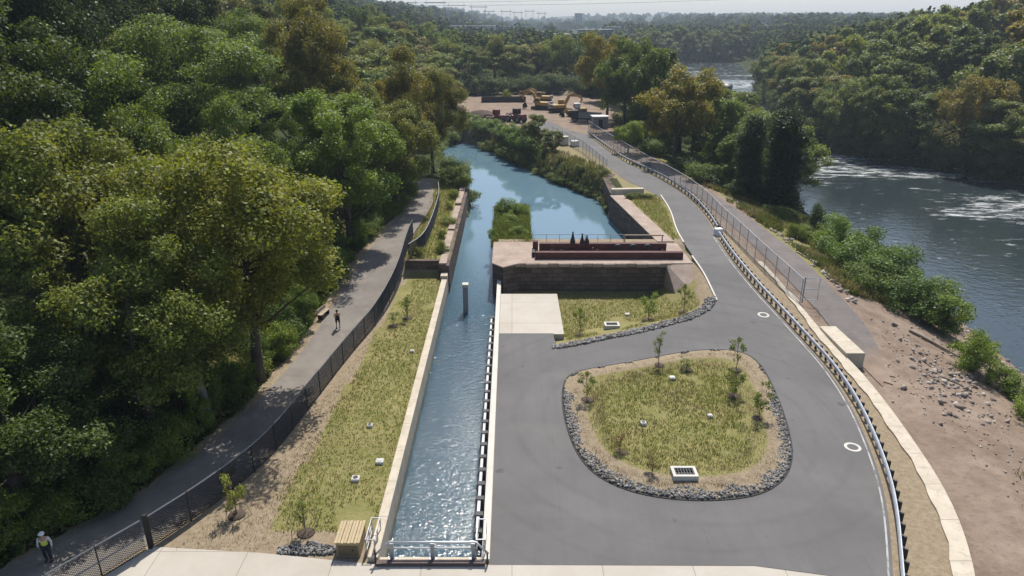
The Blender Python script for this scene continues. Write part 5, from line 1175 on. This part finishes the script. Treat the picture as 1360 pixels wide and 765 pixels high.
# ------------------------------------------------------------------ distant woodland (stuff)
def farwood(name,pts,label,nl=70,leaf=1.35):
    pts=np.array(pts); n=len(pts); m=n*nl
    R=RS.uniform(5.5,9,n); Hh=RS.uniform(11,17,n); tone=RS.rand(n)
    d=RS.normal(size=(m,3)); d/=np.linalg.norm(d,axis=1)[:,None]; d[:,2]=np.abs(d[:,2])*1.2-.25
    idx=np.repeat(np.arange(n),nl); lump=1+.25*np.sin(d[:,0]*4+idx)*np.sin(d[:,1]*4+idx*2.1)
    z0=TZ(pts[:,0],pts[:,1])
    P=np.column_stack([pts[idx,0]+d[:,0]*R[idx]*lump,pts[idx,1]+d[:,1]*R[idx]*lump,z0[idx]+Hh[idx]*.5+d[:,2]*Hh[idx]*.5*lump])
    sc=np.clip(pts[idx,1]/500,.8,2.2); Vv,Ff=leaf_quads(P,d+RS.normal(0,.4,(m,3)),leaf*sc,.75)
    var=np.clip(tone[idx]*.6+RS.rand(m)*.4,0,1)
    o=npmesh(name,Vv,Ff,M['farwood'],attr={'var':('FACE','FLOAT',var)}); prop(o,label,'woodland',kind='stuff')
A=[];B=[]
tries=0
BL=[(-120,640,40),(-38,700,40),(62,560,34),(37,600,24),(84,620,20)]
while len(A)<2300 and tries<60000:
    tries+=1; y=290+2700*random.random()**2.0; x=random.uniform(-.82,.82)*(y+40)
    if float(nb(y))-6<x<float(fb(y))+4 and y<528: continue
    if any(abs(x-a)<c*.8 and -70<y-b<25 for a,b,c in BL): continue
    if abs(x-(.06*y))<70 and 600<y<1200 and random.random()<.75: continue
    (A if x<float(nb(min(y,900))) else B).append((x,y))
    if len(A)+len(B)>3600: break
farwood('distant_woodland',A,'hazy distant woodland of the valley and the left ridge')
farwood('distant_woodland',B,'hazy distant woodland on the hills beyond the river')

# ------------------------------------------------------------------ people
def skinned(name,verts,edges,rad,mat,parent,sub=1,extra=None):
    me=bpy.data.meshes.new(name); me.from_pydata(verts,edges,[]); o=bpy.data.objects.new(name,me); COL.objects.link(o)
    md=o.modifiers.new('s','SKIN'); me.skin_vertices[0].data[0].use_root=True
    for i,r in enumerate(rad): me.skin_vertices[0].data[i].radius=(r,r) if not hasattr(r,'__len__') else r
    sb=o.modifiers.new('u','SUBSURF'); sb.levels=sub; sb.render_levels=sub
    dg=bpy.context.evaluated_depsgraph_get(); m2=bpy.data.meshes.new_from_object(o.evaluated_get(dg)); bpy.data.objects.remove(o)
    bm=bmesh.new(); bm.from_mesh(m2)
    if extra:
        for fn in extra: fn(bm)
    bm.to_mesh(m2); bm.free(); m2.materials.clear(); m2.materials.append(mat); m2.polygons.foreach_set('use_smooth',[True]*len(m2.polygons))
    p=bpy.data.objects.new(name,m2); return link(p,parent)
def addmb(mb):
    def fn(bm):
        vs=[bm.verts.new(v) for v in mb.v]
        for f in mb.f:
            try: bm.faces.new([vs[i] for i in f])
            except ValueError: pass
    return fn
def person(loc,rz,lab,J,top,legs,hat,sleeve,shoe,longleg=True):
    """J: joint dict, figure faces -Y"""
    t=empty('person',loc,rz,1,lab,'person')
    order=['pelvis','waist','chest','neck','head0','head1','hipL','kneeL','ankL','toeL','hipR','kneeR','ankR','toeR','shL','elL','wrL','haL','shR','elR','wrR','haR']
    R=dict(pelvis=(.15,.11),waist=(.135,.095),chest=(.165,.115),neck=.055,head0=.075,head1=.085,hipL=.095,kneeL=.06,ankL=.04,toeL=.035,hipR=.095,kneeR=.06,ankR=.04,toeR=.035,shL=.06,elL=.043,wrL=.03,haL=.035,shR=.06,elR=.043,wrR=.03,haR=.035)
    E=[('pelvis','waist'),('waist','chest'),('chest','neck'),('neck','head0'),('head0','head1')]
    for s in 'LR': E+=[('pelvis','hip'+s),('hip'+s,'knee'+s),('knee'+s,'ank'+s),('ank'+s,'toe'+s),('chest','sh'+s),('sh'+s,'el'+s),('el'+s,'wr'+s),('wr'+s,'ha'+s)]
    ix={k:i for i,k in enumerate(order)}
    mb=MB(); h=Vector(J['head1']); hc=h+Vector((0,-.01,-.02))
    mb.tube([hc+Vector((0,-.085,.005)),hc+Vector((0,-.115,-.03))],[.012,.02],6)                     # nose
    for s in (-1,1): mb.ball(tuple(hc+Vector((s*.034,-.08,.02))),.013,6,4); mb.ball(tuple(hc+Vector((s*.088,.01,-.01))),.024,6,4,(.5,1,1.3))
    mb.tube([hc+Vector((-.028,-.08,-.065)),hc+Vector((.028,-.08,-.065))],.009,5)
    for s in 'LR':
        a=Vector(J['ha'+s]); w=Vector(J['wr'+s]); d=(a-w).normalized(); side=d.cross(Vector((0,1,0))).normalized() if abs(d.y)<.9 else Vector((1,0,0)); nn=d.cross(side)
        for f,l in zip((-.027,-.009,.009,.027),(.065,.078,.072,.055)): 
            b=a+side*f+d*.015; mb.tube([b,b+d*l*.5,b+d*l*.85+nn*l*.35],[.0095,.0085,.007],5)
        b=w.lerp(a,.5)+side*.03; mb.tube([b,b+side*.025+d*.03,b+side*.028+d*.06],[.011,.01,.008],5)
    skinned('body',[J[k] for k in order],[(ix[a],ix[b]) for a,b in E],[R[k] for k in order],M['skin'],t,1,[addmb(mb)])
    def garment(name,keys,edges,rads,mat):
        i2={k:i for i,k in enumerate(keys)}; return skinned(name,[J[k] for k in keys],[(i2[a],i2[b]) for a,b in edges],rads,mat,t,1)
    if sleeve:
        garment('shirt',['waist','chest','shL','elL','wrL','shR','elR','wrR'],[('waist','chest'),('chest','shL'),('shL','elL'),('elL','wrL'),('chest','shR'),('shR','elR'),('elR','wrR')],[(.15,.11),(.178,.125),.075,.055,.042,.075,.055,.042],sleeve)
    garment('vest' if sleeve else 'shirt',['pelvis','waist','chest'],[('pelvis','waist'),('waist','chest')],[(.185,.145),(.172,.135),(.196,.145)],top)
    ks=['pelvis','hipL','kneeL','hipR','kneeR']+(['ankL','ankR'] if longleg else [])
    ed=[('pelvis','hipL'),('hipL','kneeL'),('pelvis','hipR'),('hipR','kneeR')]+([('kneeL','ankL'),('kneeR','ankR')] if longleg else [])
    garment('trousers' if longleg else 'shorts',ks,ed,[(.165,.125),.115,.08,.115,.08]+([.06,.06] if longleg else []),legs)
    for s in 'LR':
        a,b=Vector(J['ank'+s]),Vector(J['toe'+s]); MB().tube([a+Vector((0,.06,-.035)),a+Vector((0,-.02,-.03)),b],[.05,.055,.045],8).build('shoe',shoe,t,smooth=True)
    if hat:
        MB().ball(tuple(hc+Vector((0,0,.045))),.125,12,8,(1,1.1,.85)).tube([hc+Vector((0,-.02,.035)),hc+Vector((0,-.02,.05))],[.15,.145],14).build('hard_hat',hat,t,smooth=True)
    else: MB().ball(tuple(hc+Vector((0,.018,.03))),.108,10,8,(1,1.02,1)).build('hair',M['hair'],t,smooth=True)
    return t
Jw=dict(pelvis=(0,0,.95),waist=(0,0,1.1),chest=(0,-.01,1.34),neck=(0,0,1.5),head0=(0,-.015,1.58),head1=(0,-.02,1.66),hipL=(.1,0,.9),kneeL=(.115,-.06,.49),ankL=(.12,.0,.09),toeL=(.13,-.17,.04),hipR=(-.1,0,.9),kneeR=(-.115,-.02,.49),ankR=(-.12,.08,.09),toeR=(-.13,-.08,.04),shL=(.21,0,1.4),elL=(.29,.03,1.14),wrL=(.31,-.08,.92),haL=(.31,-.12,.85),shR=(-.21,0,1.4),elR=(-.29,.02,1.14),wrR=(-.22,-.2,1.05),haR=(-.17,-.25,1.04))
person((-22.75,27.55,.04),.25,'person in white hard hat and lime safety vest walking on the shaded trail',Jw,M['hivis'],M['navy'],M['whitepaint'],M['whitecloth'],M['iron'])
Jr=dict(pelvis=(0,0,.96),waist=(0,-.02,1.11),chest=(0,-.06,1.34),neck=(0,-.08,1.5),head0=(0,-.1,1.58),head1=(0,-.115,1.66),hipL=(.1,0,.91),kneeL=(.11,-.27,.58),ankL=(.11,-.12,.17),toeL=(.11,-.29,.16),hipR=(-.1,0,.91),kneeR=(-.11,.05,.5),ankR=(-.11,.12,.09),toeR=(-.11,-.06,.04),shL=(.2,-.04,1.4),elL=(.27,.18,1.2),wrL=(.22,.02,1.05),haL=(.2,-.05,1.05),shR=(-.2,-.06,1.4),elR=(-.27,-.1,1.14),wrR=(-.2,-.32,1.2),haR=(-.17,-.38,1.23))
person((-14.85,55.0,RZ(55)+.03),.4,'person in black jogging along the sunny part of the trail',Jr,M['blackcloth'],M['blackcloth'],None,None,M['iron'],longleg=False)
# trailside bench
t=empty('park_bench',(-16.6,57.2,RZ(57.2)+.03),1.35,1,'small grey bench at the trail edge near the jogger','bench')
MB().box(-.8,.8,-.22,.22,.42,.47).build('seat',M['wood'],t); MB().box(-.8,.8,.2,.26,.55,.85).build('backrest',M['wood'],t)
for s in (-.65,.65): MB().box(s-.04,s+.04,-.2,.24,0,.42).build('leg',M['iron'],t)

# ------------------------------------------------------------------ air, light, camera
hz=MB().box(-2600,2700,-90,4650,-8.6,95).build('haze',None) if False else None
m,n,out=newmat('haze_air'); v=N(n,'ShaderNodeVolumePrincipled'); v.inputs['Color'].default_value=(.72,.85,1,1); v.inputs['Density'].default_value=.00021; v.inputs['Anisotropy'].default_value=.25; L(n,v.outputs[0],out.inputs['Volume'])
hz=MB().box(-2600,2700,-90,4650,-8.6,110).build('haze',m); prop(hz,kind='stuff',label='thin bluish haze filling the valley air',cat='haze')
AZ=math.radians(11); EL=math.radians(57)
sd_=Vector((math.sin(AZ)*math.cos(EL),math.cos(AZ)*math.cos(EL),math.sin(EL)))
lt=bpy.data.lights.new('sun','SUN'); lt.energy=5.0; lt.angle=math.radians(.55); lt.color=(1,.95,.86); lo=bpy.data.objects.new('sun',lt); COL.objects.link(lo); lo.rotation_euler=sd_.to_track_quat('Z','Y').to_euler(); lo.location=(40,80,120)
w=bpy.data.worlds.new('World'); S.world=w; w.use_nodes=True; nt=w.node_tree; bg=nt.nodes['Background']
sky=nt.nodes.new('ShaderNodeTexSky'); sky.sky_type='NISHITA'; sky.sun_disc=False; sky.sun_elevation=EL; sky.sun_rotation=AZ; sky.air_density=1.0; sky.dust_density=1.6; sky.ozone_density=1.2
nt.links.new(sky.outputs[0],bg.inputs[0]); bg.inputs[1].default_value=.115
cam=bpy.data.cameras.new('camera'); cam.sensor_width=36; cam.lens=36*FPX/1360; cam.clip_start=.5; cam.clip_end=9000
co=bpy.data.objects.new('camera',cam); COL.objects.link(co); co.location=CAM; co.rotation_euler=(PI/2-PITCH,0,0); S.camera=co
S.view_settings.view_transform='Standard'; S.view_settings.look='None'; S.view_settings.gamma=1; S.view_settings.exposure=0.28
S.render.engine='CYCLES'; c=S.cycles; c.use_denoising=True
try: c.denoiser='OPENIMAGEDENOISE'; c.denoising_input_passes='RGB_ALBEDO_NORMAL'
except Exception: pass
c.max_bounces=6; c.diffuse_bounces=3; c.glossy_bounces=3; c.transmission_bounces=4; c.volume_bounces=0; c.transparent_max_bounces=4; c.sample_clamp_indirect=6; c.use_adaptive_sampling=True; c.adaptive_threshold=.02
